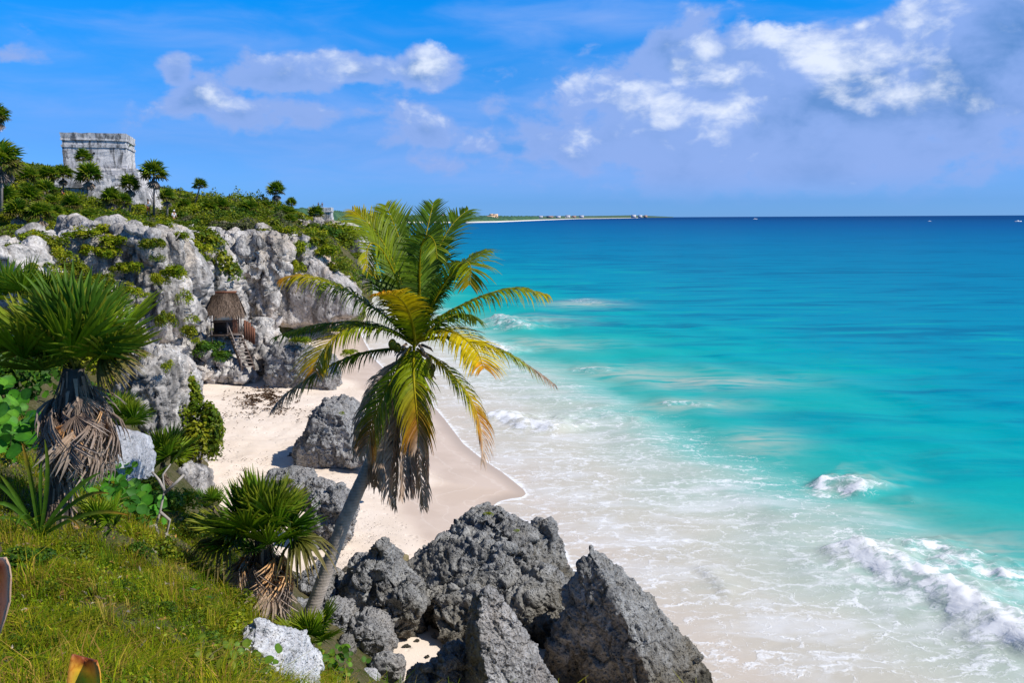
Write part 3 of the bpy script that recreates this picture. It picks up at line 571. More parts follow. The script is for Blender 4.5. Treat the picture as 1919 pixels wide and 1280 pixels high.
brock([(694, 908), (700, 902), (712, 904), (712, 912), (698, 914)], 35, .15, .2, .03, .03, .3, plain_mat('tan_stone', (.30, .22, .15), .9, .2), 'tiny tan stone on the sand beside the palm trunk', seed=25, name='stone', foot=False)
# the four great dark rocks at the water's edge
def pp3(lst): return [P(*q) for q in lst]
rock('sea_rock', [pp3([(758, 1060, 25.5), (800, 1035, 26.5), (868, 968, 27), (902, 952, 27), (935, 985, 25.6), (960, 1060, 24.6), (930, 1180, 23.6), (840, 1190, 23.6), (785, 1120, 24), (800, 1060, 29), (900, 960, 29), (960, 1100, 29), (800, 1190, 28)]),
                  pp3([(900, 956, 27), (912, 949, 27.4), (938, 955, 26.8), (985, 985, 26.2), (1040, 1050, 26.4), (1080, 1085, 26.4), (1085, 1200, 25), (960, 1060, 24.8), (930, 1190, 23.8), (1000, 1100, 24.6), (920, 960, 29), (1080, 1100, 29.5), (940, 1180, 29)]),
                  pp3([(990, 995, 26.6), (1008, 974, 27), (1026, 980, 27), (1038, 1010, 27), (1064, 1064, 27), (1060, 1120, 26), (980, 1080, 25.6), (1010, 980, 28), (1040, 1080, 29)]),
                  pp3([(800, 1120, 23.6), (870, 1080, 24), (960, 1040, 24.6), (1010, 1062, 24.4), (1070, 1100, 24.6), (1080, 1260, 23.4), (840, 1250, 22.4), (900, 1140, 23.2), (1000, 1120, 23.4), (900, 1100, 26), (1080, 1120, 26.6)])],
     .042, .30, 1.1, M_DARKR, 'broad dark craggy rock mass between the sand and the water, greenery on its top', 'rock', seed=26, pits=.7, crag=.75, cell=.6, sharp=1.1, smooth_it=1)
rock('sea_rock', [pp3([(1104, 1036, 21), (1108, 1022, 21.2), (1122, 1030, 21.4), (1160, 1064, 21.7), (1205, 1128, 21.9), (1262, 1180, 21.9), (1296, 1222, 21.8), (1335, 1262, 21.5), (1345, 1340, 21), (1240, 1340, 19.6), (1200, 1230, 20), (1165, 1140, 20.4), (1130, 1080, 20.7), (1085, 1086, 21.6), (1040, 1170, 21.8), (985, 1340, 21.6), (1120, 1060, 23), (1280, 1260, 23.6), (1050, 1260, 23.6)]),
                  pp3([(1078, 1092, 21.6), (1092, 1070, 21.3), (1112, 1060, 21), (1120, 1150, 21), (1060, 1150, 21.4)])],
     .034, .22, .85, M_DARKR, 'tall dark pointed rock nearest the water with a sunlit sloping back', 'rock', seed=27, pits=.7, crag=.5, cell=.7, sharp=1.1, smooth_it=1)
rock('sea_rock', [pp3([(886, 1122, 18.6), (893, 1108, 18.5), (908, 1104, 18.4), (930, 1108, 18.6), (960, 1152, 18.9), (988, 1190, 18.9), (1014, 1232, 18.8), (1062, 1310, 18.6), (1062, 1350, 18.4), (930, 1350, 17.5), (908, 1250, 17.8), (896, 1170, 18.1), (870, 1200, 19.4), (868, 1350, 19.2), (930, 1130, 19.8), (1010, 1300, 20)])],
     .024, .13, .55, M_SLAB, 'narrow leaning slab of paler pitted rock in front of the pointed rock', 'rock', seed=28, pits=.8, crag=.45, cell=.8, sharp=1.0, smooth_it=1)
rock('sea_rock', [pp3([(742, 1300, 18.6), (764, 1252, 19), (784, 1240, 19.2), (802, 1252, 18.8), (805, 1340, 18.2), (742, 1340, 18.6), (790, 1270, 20)]), pp3([(812, 1240, 19.2), (832, 1208, 19.4), (850, 1196, 19.6), (864, 1190, 19.6), (878, 1225, 19.2), (882, 1340, 18.6), (800, 1340, 18.4), (830, 1240, 18.6), (850, 1230, 20.6)])],
     .026, .14, .55, M_SLAB, 'low dark rock at the bottom edge left of the narrow leaning slab', 'rock', seed=29, pits=.8, crag=.8, cell=.7, sharp=1.0, smooth_it=1)

# small broken stones strewn between the rocks
stone_me = []
for i in range(4):
    me, V = rock_mesh('stone', [[(random.uniform(-1, 1), random.uniform(-1, 1), random.uniform(-.55, .6)) for _ in range(11)]], .16, .22, .9, seed=40 + i, pits=.5, smooth_it=1); me.materials.append(M_BOULD if i % 2 else M_DARKR); stone_me.append(me)
for k, (x, y, r) in enumerate([(760, 1195, .16), (735, 1212, .12), (668, 1228, .2), (690, 1218, .13), (705, 1275, .15), (640, 1172, .22), (618, 1192, .2), (752, 1172, .14), (780, 1180, .1), (812, 1172, .16), (648, 1060, .2), (640, 1090, .24), (600, 1090, .3), (575, 1120, .3), (556, 1165, .3), (610, 1040, .22), (625, 1160, .2), (590, 1040, .18), (668, 1165, .14), (676, 1195, .12), (722, 1196, .1), (742, 1252, .09), (800, 1210, .09), (655, 1205, .13), (520, 965, .16), (560, 1000, .2), (690, 862, .2), (545, 850, .25), (610, 868, .2), (640, 988, .16)]):
    p = G(x, y, .75); o = bpy.data.objects.new('stone', stone_me[k % 4]); COL.objects.link(o); z0 = sand_z(np.array([p.x]), np.array([p.y]))[0][0]; o.location = (p.x, p.y, z0 + r * .12); o.scale = (r, r * random.uniform(.7, 1.1), r * random.uniform(.6, 1.0)); o.rotation_euler = (random.uniform(-.3, .3), random.uniform(-.3, .3), random.uniform(0, 6.28))
    tag(o, 'small broken stone lying on the sand among the larger rocks', 'stone', 'small stones between the rocks on the sand')

# ================================================================ ground heights
def pz(px, py, Y): p = P(px, py, Y); return (p.x, p.y, p.z)
HILL_C = [pz(*a) for a in [(100, 1280, 5.4), (300, 1290, 6.2), (430, 1290, 7.2), (540, 1300, 9.0), (0, 1150, 7.4), (200, 1150, 8.0), (330, 1160, 8.8), (410, 1170, 9.6), (480, 1200, 10.6), (0, 1020, 10), (150, 1030, 10.8), (330, 1075, 11.6), (420, 1110, 12.4),
    (0, 930, 11.5), (100, 950, 11.8), (250, 975, 14.0), (250, 900, 17), (160, 895, 16.4), (0, 860, 15), (0, 760, 20), (120, 760, 22), (200, 745, 29), (230, 850, 27), (300, 905, 28), (350, 940, 26), (410, 985, 24), (470, 1050, 21), (520, 1130, 18), (540, 1190, 15),
    (0, 600, 44), (100, 600, 48), (200, 640, 46), (240, 720, 38), (330, 900, 33)]] + [(-8, 4, 9.6), (-4, 1, 10.3), (2, 1, 10.2), (1.5, 5, 8.6), (6, 3, 7.5), (0, 9, 5.5), (3, 12, 1.0), (-1, 16, .9), (-3.2, 21, .4), (-5.5, 26, .4), (-9, 31, .3), (-11, 38, .2), (-16, 50, .2), (0, 22, -.6), (0, 30, -1.5), *[tuple(G(a, b, -.3)) for a, b in ((400, 830), (395, 760), (425, 880), (450, 930), (480, 960), (560, 1000), (420, 800))], (-25, 20, 8), (-30, 10, 9.5), (-30, 40, 7), (-22, 30, 6)]
hill_f = tps(HILL_C)
def hill(x, y):
    x = np.atleast_1d(np.asarray(x, float)); y = np.atleast_1d(np.asarray(y, float))
    z = hill_f(x, y); p = np.stack([x, y, 0 * x], 1); return np.minimum(z + fbm(p * .6, 3) * .12 + fbm(p * 2.3, 2) * .04, 10.4)
xs = np.arange(-32, 6, .2); ys = np.arange(.2, 52, .2); X, Y = np.meshgrid(xs, ys); Z = hill(X.ravel(), Y.ravel())
tag(link('hillside', mesh_np('hillside', np.stack([X.ravel(), Y.ravel(), Z], 1), grid_faces(len(xs), len(ys)), smooth=True), M_SOIL), kind='structure')

PLAT_C = [pz(*a) for a in [(-60, 470, 55), (0, 470, 56), (100, 452, 60), (170, 440, 62), (230, 435, 63), (320, 446, 64), (370, 452, 68), (400, 460, 76), (440, 450, 82), (500, 450, 86), (560, 460, 90), (590, 468, 93), (640, 515, 96), (670, 545, 99),
    (0, 400, 70), (100, 410, 74), (200, 415, 80), (280, 412, 88), (320, 414, 96), (0, 345, 88), (60, 350, 96), (150, 365, 104), (240, 380, 104), (300, 395, 104), (330, 392, 118), (370, 378, 122), (420, 382, 124), (470, 378, 126), (520, 382, 128), (560, 392, 128), (470, 410, 100), (540, 420, 104),
    (580, 434, 150), (620, 434, 150), (650, 442, 140), (600, 450, 122), (650, 456, 126), (560, 420, 120), (565, 425, 140), (690, 470, 130), (640, 450, 112), (680, 530, 122), (150, 340, 118), (200, 350, 118), (0, 330, 118), (-150, 330, 110), (-150, 450, 60), (300, 360, 150), (500, 400, 170), (200, 330, 180)]]
plat_f = tps(PLAT_C)
EDGE = [P(*a).xy for a in [(-200, 520, 53), (0, 500, 56), (110, 480, 60.5), (200, 470, 62.5), (300, 470, 63.5), (350, 480, 65), (372, 500, 69), (425, 480, 80), (520, 480, 86), (585, 480, 92), (640, 520, 95), (672, 560, 97), (680, 530, 110), (640, 520, 116), (690, 500, 124), (690, 470, 150), (640, 430, 190)]]
EDGE = [(p.x, p.y) for p in EDGE]
def plateau(x, y):
    x = np.atleast_1d(np.asarray(x, float)); y = np.atleast_1d(np.asarray(y, float))
    z = plat_f(x, y) - .7; s, _ = poly_dist(np.stack([x, y], 1), EDGE)      # walk goes away from camera: inland is on the left
    return z - 13 * sstep(s, .8, -1.6) + fbm(np.stack([x, y, 0 * x], 1) * .25, 3) * .35, s
xs = np.arange(-95, -6, .7); ys = np.arange(50, 200, .7); X, Y = np.meshgrid(xs, ys); Z, S_ = plateau(X.ravel(), Y.ravel())
tag(link('plateau', mesh_np('plateau', np.stack([X.ravel(), Y.ravel(), Z], 1), grid_faces(len(xs), len(ys)), smooth=True), M_SOIL), kind='structure')

# ================================================================ the coast far away
def coast(name, line, mat, rough, smooth=True, kind='structure', label=None, cat=None):
    """line: (px, py_top, py_foot) along the coast; the foot lies on the water, the land rises behind"""
    rows = []; C = []
    n = 400; pxs = np.linspace(line[0][0], line[-1][0], n); tp = np.interp(pxs, [l[0] for l in line], [l[1] for l in line]); ft = np.interp(pxs, [l[0] for l in line], [l[2] for l in line])
    V = []
    for i in range(n):
        g0 = G(pxs[i], ft[i], .5); top = P(pxs[i], tp[i], g0.y * 1.1 + 40)
        for k, (f, h) in enumerate([(0, 0), (.04, .25), (.15, .45), (.4, .75), (.7, .92), (1, 1), (1.5, .9), (2.5, -.2)]):
            q = g0 + (top - g0) * f; q.z = g0.z - (.5 if k == 0 else 0) + (top.z - g0.z) * h; V.append(q)
    V = np.array([tuple(v) for v in V]); w = V[:, 1] / 2000
    V[:, 2] += rough * fbm(np.stack([V[:, 0] / 30, V[:, 1] / 30, V[:, 2] / 30], 1), 3) * (np.arange(len(V)) % 8 > 1)
    return tag(link(name, mesh_np(name, V, grid_faces(8, n)[:, ::-1], smooth=smooth), mat), label, cat, None, kind)
t = new_mat('far_forest'); g = t.n('ShaderNodeNewGeometry').outputs['Position']; n = t.noise(g, .03, 6, .7); n2 = t.noise(g, .15, 4, .7)
finish(t, principled(t, t.mix(t.smooth(t.m('ADD', t.m('MULTIPLY', n, .6), t.m('MULTIPLY', n2, .4)), .4, .6), (.028, .075, .05), (.075, .145, .07)), 1, .05)); M_FARF = t.mat
t = new_mat('far_forest_greygreen'); g = t.n('ShaderNodeNewGeometry').outputs['Position']; n = t.noise(g, .01, 6, .7)  # plain greyish green woodland colour, a little paler than the nearer coast
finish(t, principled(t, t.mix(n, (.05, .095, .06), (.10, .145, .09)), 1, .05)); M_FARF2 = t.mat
coast('far_woodland', [(420, 388, 424), (560, 390, 424), (640, 395, 420), (700, 400, 417.4), (760, 403, 416.6), (860, 404.0, 416.6), (960, 404.5, 414.2), (1010, 404.8, 412)], M_FARF, 2.5, kind='stuff', label='dark green coastal woodland running along the far shore', cat='woodland')
coast('far_headland', [(985, 405.0, 410.6), (1060, 404.4, 409.6), (1120, 404.2, 408.6), (1180, 403.2, 408.0), (1225, 404.6, 407.6), (1262, 406.3, 407.2)], M_FARF2, 3, kind='structure')
M_FARS = plain_mat('far_sand', (.74, .70, .62), .95, .1, .06, .02, bump=0)
coast('far_beach', [(560, 419, 425), (640, 416.4, 420.6), (700, 415.2, 418.3), (760, 414.8, 417.4), (860, 415.0, 417.3), (930, 414.0, 416), (1010, 411.2, 412.7), (1080, 409.2, 410.0), (1200, 407.7, 408.2)], M_FARS, 0)
# ================================================================ plant builders
GREEN = np.array
def fan_blade(mb, r, nseg=24, spread=4.4, col=(.06, .13, .015), tip=(.16, .19, .02), droop=.15, cup=.12, fold=.35, width=.085, rng=RNG, dry=0.0, M=None, sag=.0, petiole=.0, pcol=None, split=.0):
    """palmate leaf: hub at the end of a petiole that runs along +Y, blade in the XY plane"""
    if petiole > 0:
        k = [(0, 0, 0), (0, petiole * .5, petiole * .04), (0, petiole, 0)]; w = .012 * (1 + r * .6)
        V = []
        for p in k: V += [(-w, p[1], p[2]), (0, p[1], p[2] - w), (w, p[1], p[2])]
        mb.add(V, [(0, 1, 4, 3), (1, 2, 5, 4), (3, 4, 7, 6), (4, 5, 8, 7)], pcol if pcol is not None else col, M)
    S = np.array([.0, .28, .58, .84, 1.0]); W = np.array([.16, .8, 1.0, .55, .06])
    for i in range(nseg):
        a = -spread / 2 + spread * (i + .5) / nseg + rng.normal(0, .025); L = r * (.66 + .34 * math.cos(a / 2.2)) * rng.uniform(.9, 1.06)
        if rng.random() < split: L *= rng.uniform(.35, .8)
        d = np.array([math.sin(a), math.cos(a), 0]); side = np.array([math.cos(a), -math.sin(a), 0]); wm = width * r * rng.uniform(.85, 1.1)
        fl = fold * rng.uniform(.6, 1.3); dz = rng.normal(0, .03)
        V = []; C = []; sg = sag * rng.uniform(.3, 1.5)
        v_ = rng.uniform(.75, 1.2); tw = rng.random() < .35
        for s, w in zip(S, W):
            ctr = np.array([0, petiole, 0]) + d * L * s; z = cup * r * s * (1 + .4 * math.cos(a)) - droop * r * s * s * (1 + dz) + dz * r * s
            if sg and s > .55: z -= sg * r * ((s - .55) / .45) ** 1.5
            ctr[2] = z; hw = wm * w * .5
            cc = np.array(col) * (1 - s ** 3) + np.array(tip) * s ** 3 if not tw else np.array(col) * (1 - s * .6) + np.array(tip) * s * .6
            V += [ctr - side * hw + [0, 0, hw * fl], ctr + [0, 0, -hw * fl], ctr + side * hw + [0, 0, hw * fl]]; C += [cc * v_, cc * v_ * .92, cc * v_]
        Fq = []
        for k in range(4): Fq += [(3 * k, 3 * k + 1, 3 * k + 4, 3 * k + 3), (3 * k + 1, 3 * k + 2, 3 * k + 5, 3 * k + 4)]
        mb.add(V, Fq, C, M)
def frame(pos, dirn, up=(0, 0, 1), roll=0.0):
    y = Vector(dirn).normalized(); u = Vector(up); x = y.cross(u)
    if x.length < 1e-3: x = Vector((1, 0, 0))
    x.normalize(); z = x.cross(y); m = Matrix((x, y, z)).transposed().to_4x4(); m = m @ Matrix.Rotation(roll, 4, 'Y'); m.translation = Vector(pos); return m
def sph(az, el): return Vector((math.cos(el) * math.cos(az), math.cos(el) * math.sin(az), math.sin(el)))
FAN_G = [((.085, .20, .006), (.22, .30, .02)), ((.12, .25, .004), (.30, .34, .02)), ((.05, .14, .006), (.14, .24, .02)), ((.16, .27, .004), (.38, .36, .04))]
FAN_D = [((.40, .29, .21), (.52, .42, .34)), ((.27, .19, .14), (.42, .35, .30)), ((.52, .38, .27), (.62, .52, .42)), ((.58, .30, .11), (.58, .40, .24))]
_fan_cache = {}
def fan_mesh(kind, i, nseg=30):
    k = (kind, i, nseg)
    if k not in _fan_cache:
        mb = MB(); rg = np.random.default_rng(100 + i + (50 if kind == 'dry' else 0))
        if kind == 'live':
            c, tp = FAN_G[i % 4]; fan_blade(mb, 1.0, nseg, rg.uniform(4.2, 5.0), c, tp, rg.uniform(.0, .10), rg.uniform(.2, .45), .55, .078, rg, petiole=.75, pcol=(.12, .16, .03), split=.12, sag=.03)
        elif kind == 'half':
            fan_blade(mb, 1.0, nseg, 4.0, (.10, .12, .012), (.30, .21, .08), .5, .1, .5, .09, rg, petiole=.8, pcol=(.16, .15, .04), split=.2, sag=.3)
        else:
            c, tp = FAN_D[i % 4]; fan_blade(mb, 1.0, nseg - 10, rg.uniform(1.6, 2.6), c, tp, .25, -.05, .9, .075, rg, petiole=.7, pcol=(.20, .15, .11), split=.3, sag=.25)
        _fan_cache[k] = mb.mesh('fan_leaf')
    return _fan_cache[k]
def near_fan_palm(label, base, top, rleaf, n_live, n_dry, rad, seed, tilt=(0, 0), eln=(-.35, 1.45), dead_len=1.0, group=None, orange=0, aimed=(), name='fan_palm', azs=None):
    rg = np.random.default_rng(seed); o = empty(name, base, label=label, cat='palm', group=group)
    b = Vector((0, 0, -.4)); tpv = Vector(top) - Vector(base)
    mb = MB(); pts = [b.lerp(tpv, k / 7) + Vector((rg.normal(0, .01), rg.normal(0, .01), 0)) for k in range(8)]; mb.tube(pts, [rad * (1.1 - .2 * k / 7) for k in range(8)], (.10, .085, .07), 10)
    # matted fibre stubs round the trunk
    for k in range(int(90 * tpv.length)):
        f = rg.uniform(.1, 1); p = b.lerp(tpv, f); a = rg.uniform(0, 6.28); d = Vector((math.cos(a), math.sin(a), 0)); ln = rg.uniform(.12, .34); q = p + d * rad * 1.02
        w = rg.uniform(.012, .03); sd = Vector((-d.y, d.x, 0)) * w; e = q + d * rg.uniform(.02, .1) + Vector((0, 0, -ln)); cc = np.array(FAN_D[rg.integers(3)][0]) * rg.uniform(.5, 1.1)
        mb.add([tuple(q - sd), tuple(q + sd), tuple(e + sd * .4), tuple(e - sd * .4)], [(0, 1, 2, 3)], cc)
    mb.build('trunk', M_DRY, o)
    for k in range(n_live):
        f = (k + .5) / n_live; el = eln[1] - (eln[1] - eln[0]) * f ** .85; a = k * 2.39996 + rg.normal(0, .2)
        if azs is not None: a = rg.uniform(*azs)
        d = (sph(a, el) + Vector((*tilt, 0))).normalized(); kind = 'live'
        r = rleaf * rg.uniform(.85, 1.1) * (.75 + .25 * min(1, f * 4))
        M = frame(tpv + Vector((0, 0, rg.uniform(-.12, .05))), d, (0, 0, 1), rg.normal(0, .35)) @ Matrix.Scale(r, 4)
        l = link('frond', fan_mesh(kind, int(rg.integers(8))), M_LEAF, o); l.matrix_local = M
        if kind == 'half': l['label'] = 'yellowing drooping frond'
    for (px, py, dy, r, kind) in aimed:      # fronds whose tips are known in the photo
        q = P(px, py, base[1] + dy) - Vector(top); M = frame(tpv, q, (0, 0, 1), rg.normal(0, .25)) @ Matrix.Scale(q.length / 1.75 * r, 4)
        l = link('frond', fan_mesh(kind, int(rg.integers(8))), M_LEAF, o); l.matrix_local = M
    for k in range(n_dry):
        a = k * 2.39996 + rg.normal(0, .3); el = rg.uniform(-1.48, -.85); h = rg.uniform(-.35 * tpv.length, .0); d = sph(a, el); r = rleaf * rg.uniform(.55, .95) * dead_len
        M = frame(tpv + Vector((math.cos(a) * rad * .8, math.sin(a) * rad * .8, h * .9)), d, (math.cos(a), math.sin(a), .2), rg.normal(0, .4)) @ Matrix.Scale(r, 4)
        l = link('dead_frond', fan_mesh('dry', int(rg.integers(6))), M_DRY, o); l.matrix_local = M
    return o

def blade_strip(mb, pts, w, cols, up=(0, 0, 1), fold=.3, M=None):
    """long strap leaf along points; w: widths per point"""
    pts = [Vector(p) for p in pts]; n = len(pts); V = []; C = []; x = None
    for i, p in enumerate(pts):
        T = (pts[min(i + 1, n - 1)] - pts[max(i - 1, 0)]).normalized(); xx = T.cross(Vector(up))
        if xx.length < .08: xx = x if x is not None else Vector((1, 0, 0))
        xx = xx.normalized()
        if x is not None and xx.dot(x) < 0: xx = -xx
        x = xx; N = x.cross(T); h = w[i] * .5
        V += [tuple(p - x * h + N * h * fold), tuple(p), tuple(p + x * h + N * h * fold)]; C += [cols[i]] * 3
    Fq = []
    for k in range(n - 1): Fq += [(3 * k, 3 * k + 1, 3 * k + 4, 3 * k + 3), (3 * k + 1, 3 * k + 2, 3 * k + 5, 3 * k + 4)]
    mb.add(V, Fq, C, M)
def bez(a, b, c, n): return [Vector(a) * (1 - t_) ** 2 + Vector(b) * 2 * t_ * (1 - t_) + Vector(c) * t_ * t_ for t_ in np.linspace(0, 1, n)]

def leaf_quads(pos, nrm, size, cols, rng, aspect=.6, bend=.25):
    """many small leaves as bent quads: pos (n,3), nrm (n,3)"""
    n = len(pos); r = rng.normal(size=(n, 3)); T = np.cross(nrm, r); T /= np.linalg.norm(T, axis=1)[:, None] + 1e-9; B = np.cross(nrm, T); B /= np.linalg.norm(B, axis=1)[:, None] + 1e-9
    s = np.asarray(size).reshape(-1, 1) * np.ones((n, 1)); N = nrm / (np.linalg.norm(nrm, axis=1)[:, None] + 1e-9)
    V = np.stack([pos - T * s, pos - B * s * aspect + N * s * bend, pos + T * s - N * s * bend * .6, pos + B * s * aspect + N * s * bend], 1).reshape(-1, 3)
    return V, np.arange(4 * n).reshape(-1, 4), np.repeat(cols, 4, axis=0)
def leaf_cloud(rng, n, rx, ry, rz, size, cols, lumps=14, lump_r=.42, aspect=.6, flat=.0):
    """leaves on the lobes of an irregular crown standing on z=0"""
    cs = []
    for k in range(lumps):
        a = rng.uniform(0, 6.283); rr = math.sqrt(rng.uniform(0, 1)) * .8; h = math.sqrt(max(0, 1 - rr * rr)) * rng.uniform(.35, 1.0); cs.append((rr * math.cos(a), rr * math.sin(a), h))
    cs = np.array(cs); li = rng.integers(0, lumps, n); lr = lump_r * rng.uniform(.6, 1.25, lumps)
    d = rng.normal(size=(n, 3)); d /= np.linalg.norm(d, axis=1)[:, None]; d[:, 2] = np.where(rng.random(n) < .6, np.abs(d[:, 2]), d[:, 2])
    rad = lr[li] * rng.uniform(.45, 1.12, n) ** .6
    p = cs[li] + d * rad[:, None]; p[:, 2] = np.maximum(p[:, 2], .02)
    nr = d + rng.normal(size=(n, 3)) * .55 + np.array([0, 0, .45]); nr /= np.linalg.norm(nr, axis=1)[:, None]
    p = p * np.array([rx, ry, rz]); cl = np.array(cols); lc = rng.integers(0, len(cl), lumps)
    c = np.where((rng.random(n) < .6)[:, None], cl[lc[li]], cl[rng.integers(0, len(cl), n)]) * rng.uniform(.7, 1.25, (n, 1))
    return leaf_quads(p, nr, size * rng.uniform(.6, 1.3, n), c, rng, aspect)
OLIVE = [(.13, .18, .006), (.18, .22, .008), (.08, .14, .008), (.24, .25, .012)]
LIME = [(.22, .29, .006), (.29, .34, .008), (.14, .23, .008), (.36, .36, .015)]
DEEP = [(.05, .13, .012), (.08, .17, .012), (.04, .10, .014), (.11, .19, .014)]
GREYG = [(.13, .15, .06), (.17, .18, .07), (.09, .12, .04), (.22, .20, .12)]
_sh = {}
def shrub_mesh(kind, i, n=1100):
    k = (kind, i, n)
    if k not in _sh:
        rg = np.random.default_rng(500 + i * 7 + len(kind)); pal = {'olive': OLIVE, 'lime': LIME, 'deep': DEEP, 'grey': GREYG}[kind]
        _sh[k] = mesh_np('shrub', *leaf_cloud(rg, n, 1, 1, .95, .085, pal, 15, .38))
    return _sh[k]
def shrub(kind, pos, r, rz, label, group=None, name='shrub', n=1100, cat='shrub', v=None):
    o = link(name, shrub_mesh(kind, int(RNG.integers(4)) if v is None else v, n), M_LEAF, None, pos); o.scale = (r, r, rz); o.rotation_euler.z = RNG.uniform(0, 6.28)
    return tag(o, label, cat, group)

# ================================================================ the grassy slope in front
def hillP(px, py, ya=2.0, yb=45.0):
    """where the ray through a photo point meets the hillside"""
    lo = ya; prev = None
    for Y_ in np.arange(ya, yb, .1):
        p = P(px, py, Y_)
        if p.z < hill(p.x, p.y)[0]: return Vector((p.x, p.y, hill(p.x, p.y)[0]))
    return P(px, py, yb)
rg = np.random.default_rng(21)
N = 150000
# sample where the slope can be seen from the path, more of them close by
Yc = 3.5 + 16 * rg.random(N * 2) ** 1.35; Xc = -.62 * Yc - .4 + (.62 * Yc + 1.6) * rg.random(N * 2)
cov = fbm(np.stack([Xc * .8, Yc * .8, 0 * Xc], 1), 3); k = (rg.random(N * 2) < .50 + 1.2 * cov); Xc, Yc = Xc[k][:N], Yc[k][:N]; N = len(Xc)
Zc = hill(Xc, Yc); pn = np.stack([Xc, Yc, 0 * Xc], 1)
keep = Zc > 3.2; Xc, Yc, Zc, pn = Xc[keep], Yc[keep], Zc[keep], pn[keep]; N = len(Xc)
patch = fbm(pn * .9 + 3, 3); patch2 = fbm(pn * 2.6 + 8, 2)
hgt = rg.uniform(.05, .19, N) * (1 + 1.1 * np.clip(patch, -.55, 1)) * (1 + .5 * patch2)
a = rg.uniform(0, 6.283, N); lean = np.abs(rg.normal(0, .85, N)); dx, dy = np.cos(a), np.sin(a); w = rg.uniform(.0028, .0055, N)
b0 = np.stack([Xc, Yc, Zc - .01], 1); D = np.stack([dx, dy, 0 * dx], 1); U = np.array([0, 0, 1.0]); sd = np.stack([-dy, dx, 0 * dx], 1) * w[:, None]
m1 = b0 + D * (lean * hgt * .4)[:, None] + U * (hgt * .62)[:, None]; tp_ = b0 + D * (lean * hgt * 1.15)[:, None] + U * (hgt * (1.02 - .25 * lean))[:, None]
V = np.stack([b0 - sd, b0 + sd, m1 - sd * .8, m1 + sd * .8, tp_ - sd * .15, tp_ + sd * .15], 1).reshape(-1, 3)
ii = np.arange(N)[:, None] * 6; Fq = np.concatenate([ii + np.array([0, 1, 3, 2]), ii + np.array([2, 3, 5, 4])])
pal = np.array([(.26, .30, .008), (.34, .33, .012), (.16, .24, .006), (.44, .36, .035), (.10, .18, .008), (.40, .25, .06)]); pr = rg.random(N) + .35 * patch
ci = np.digitize(pr, [.18, .45, .68, .85, .98]); ci = np.array([4, 2, 0, 1, 3, 5])[ci]; C = pal[ci] * rg.uniform(.6, 1.15, (N, 1)) * (1 + .45 * np.clip(patch2, -1, 1))[:, None]; C6 = np.repeat(C, 6, axis=0)
tag(link('grass', mesh_np('grass', V, Fq, C6), M_GRASS), 'tangled yellow green grass and herbs covering the slope in the foreground', 'grass', kind='stuff')
# small-leaved herbs creeping through the grass
N = 60000; Yc = 3.5 + 15 * rg.random(N) ** 1.3; Xc = -.62 * Yc - .4 + (.62 * Yc + 1.5) * rg.random(N); pn = np.stack([Xc, Yc, 0 * Xc], 1)
k = (fbm(pn * 1.1 + 40, 3) + rg.normal(0, .25, N) > -.05); Xc, Yc, pn = Xc[k], Yc[k], pn[k]; Zc = hill(Xc, Yc); keep = Zc > 3.2; Xc, Yc, Zc, pn = Xc[keep], Yc[keep], Zc[keep], pn[keep]; N = len(Xc)
hh_ = rg.uniform(.01, .16, N) * (1 + .8 * fbm(pn * 1.1 + 40, 3)); pal = np.array([(.17, .27, .008), (.25, .31, .010), (.10, .20, .008), (.34, .33, .02)])
pi_ = np.clip(((fbm(pn * 1.5 + 77, 2) + .6) * 3.2 + rg.normal(0, .6, N)).astype(int), 0, 3)
V, Fq, C = leaf_quads(np.stack([Xc, Yc, Zc + np.abs(hh_)], 1), rg.normal(size=(N, 3)) * .6 + np.array([0, 0, .9]), rg.uniform(.008, .022, N), pal[pi_] * rg.uniform(.7, 1.3, (N, 1)), rg, .55)
tag(link('herbs', mesh_np('herbs', V, Fq, C), M_LEAF), 'creeping small leaved herbs between the grass of the slope', 'ground cover', kind='stuff')

# taller tufts of arching blades
cl = 520; Yt = 3.8 + 11 * rg.random(cl) ** 1.2; Xt = -.62 * Yt - .3 + (.62 * Yt + 1.2) * rg.random(cl); m_ = 26; N = cl * m_; Xc = np.repeat(Xt, m_) + rg.normal(0, .035, N); Yc = np.repeat(Yt, m_) + rg.normal(0, .035, N); Zc = hill(Xc, Yc); big = np.repeat(rg.uniform(.6, 1.5, cl), m_)
a = rg.uniform(0, 6.283, N); lean = np.abs(rg.normal(.7, .4, N)); hgt = rg.uniform(.10, .26, N) * big; w = rg.uniform(.002, .0045, N); D = np.stack([np.cos(a), np.sin(a), 0 * a], 1); sd = np.stack([-np.sin(a), np.cos(a), 0 * a], 1) * w[:, None]; b0 = np.stack([Xc, Yc, Zc - .01], 1)
m1 = b0 + D * (lean * hgt * .3)[:, None] + U * (hgt * .75)[:, None]; tp_ = b0 + D * (lean * hgt)[:, None] + U * (hgt * (1.05 - .4 * lean))[:, None]
V = np.stack([b0 - sd, b0 + sd, m1 - sd * .8, m1 + sd * .8, tp_ - sd * .15, tp_ + sd * .15], 1).reshape(-1, 3); ii = np.arange(N)[:, None] * 6; Fq = np.concatenate([ii + np.array([0, 1, 3, 2]), ii + np.array([2, 3, 5, 4])]); keep = np.repeat(Zc > 3.2, 6)
pal = np.array([(.20, .28, .008), (.12, .20, .008), (.34, .33, .02), (.40, .30, .06), (.09, .17, .01)]); C = pal[np.repeat(rg.integers(0, 5, cl), m_)] * rg.uniform(.7, 1.25, (N, 1)); V[~keep] = V[keep][0]
tag(link('tall_grass', mesh_np('tall_grass', V, Fq, np.repeat(C, 6, axis=0)), M_GRASS), 'taller arching grass tufts standing in the slope', 'grass', kind='stuff')
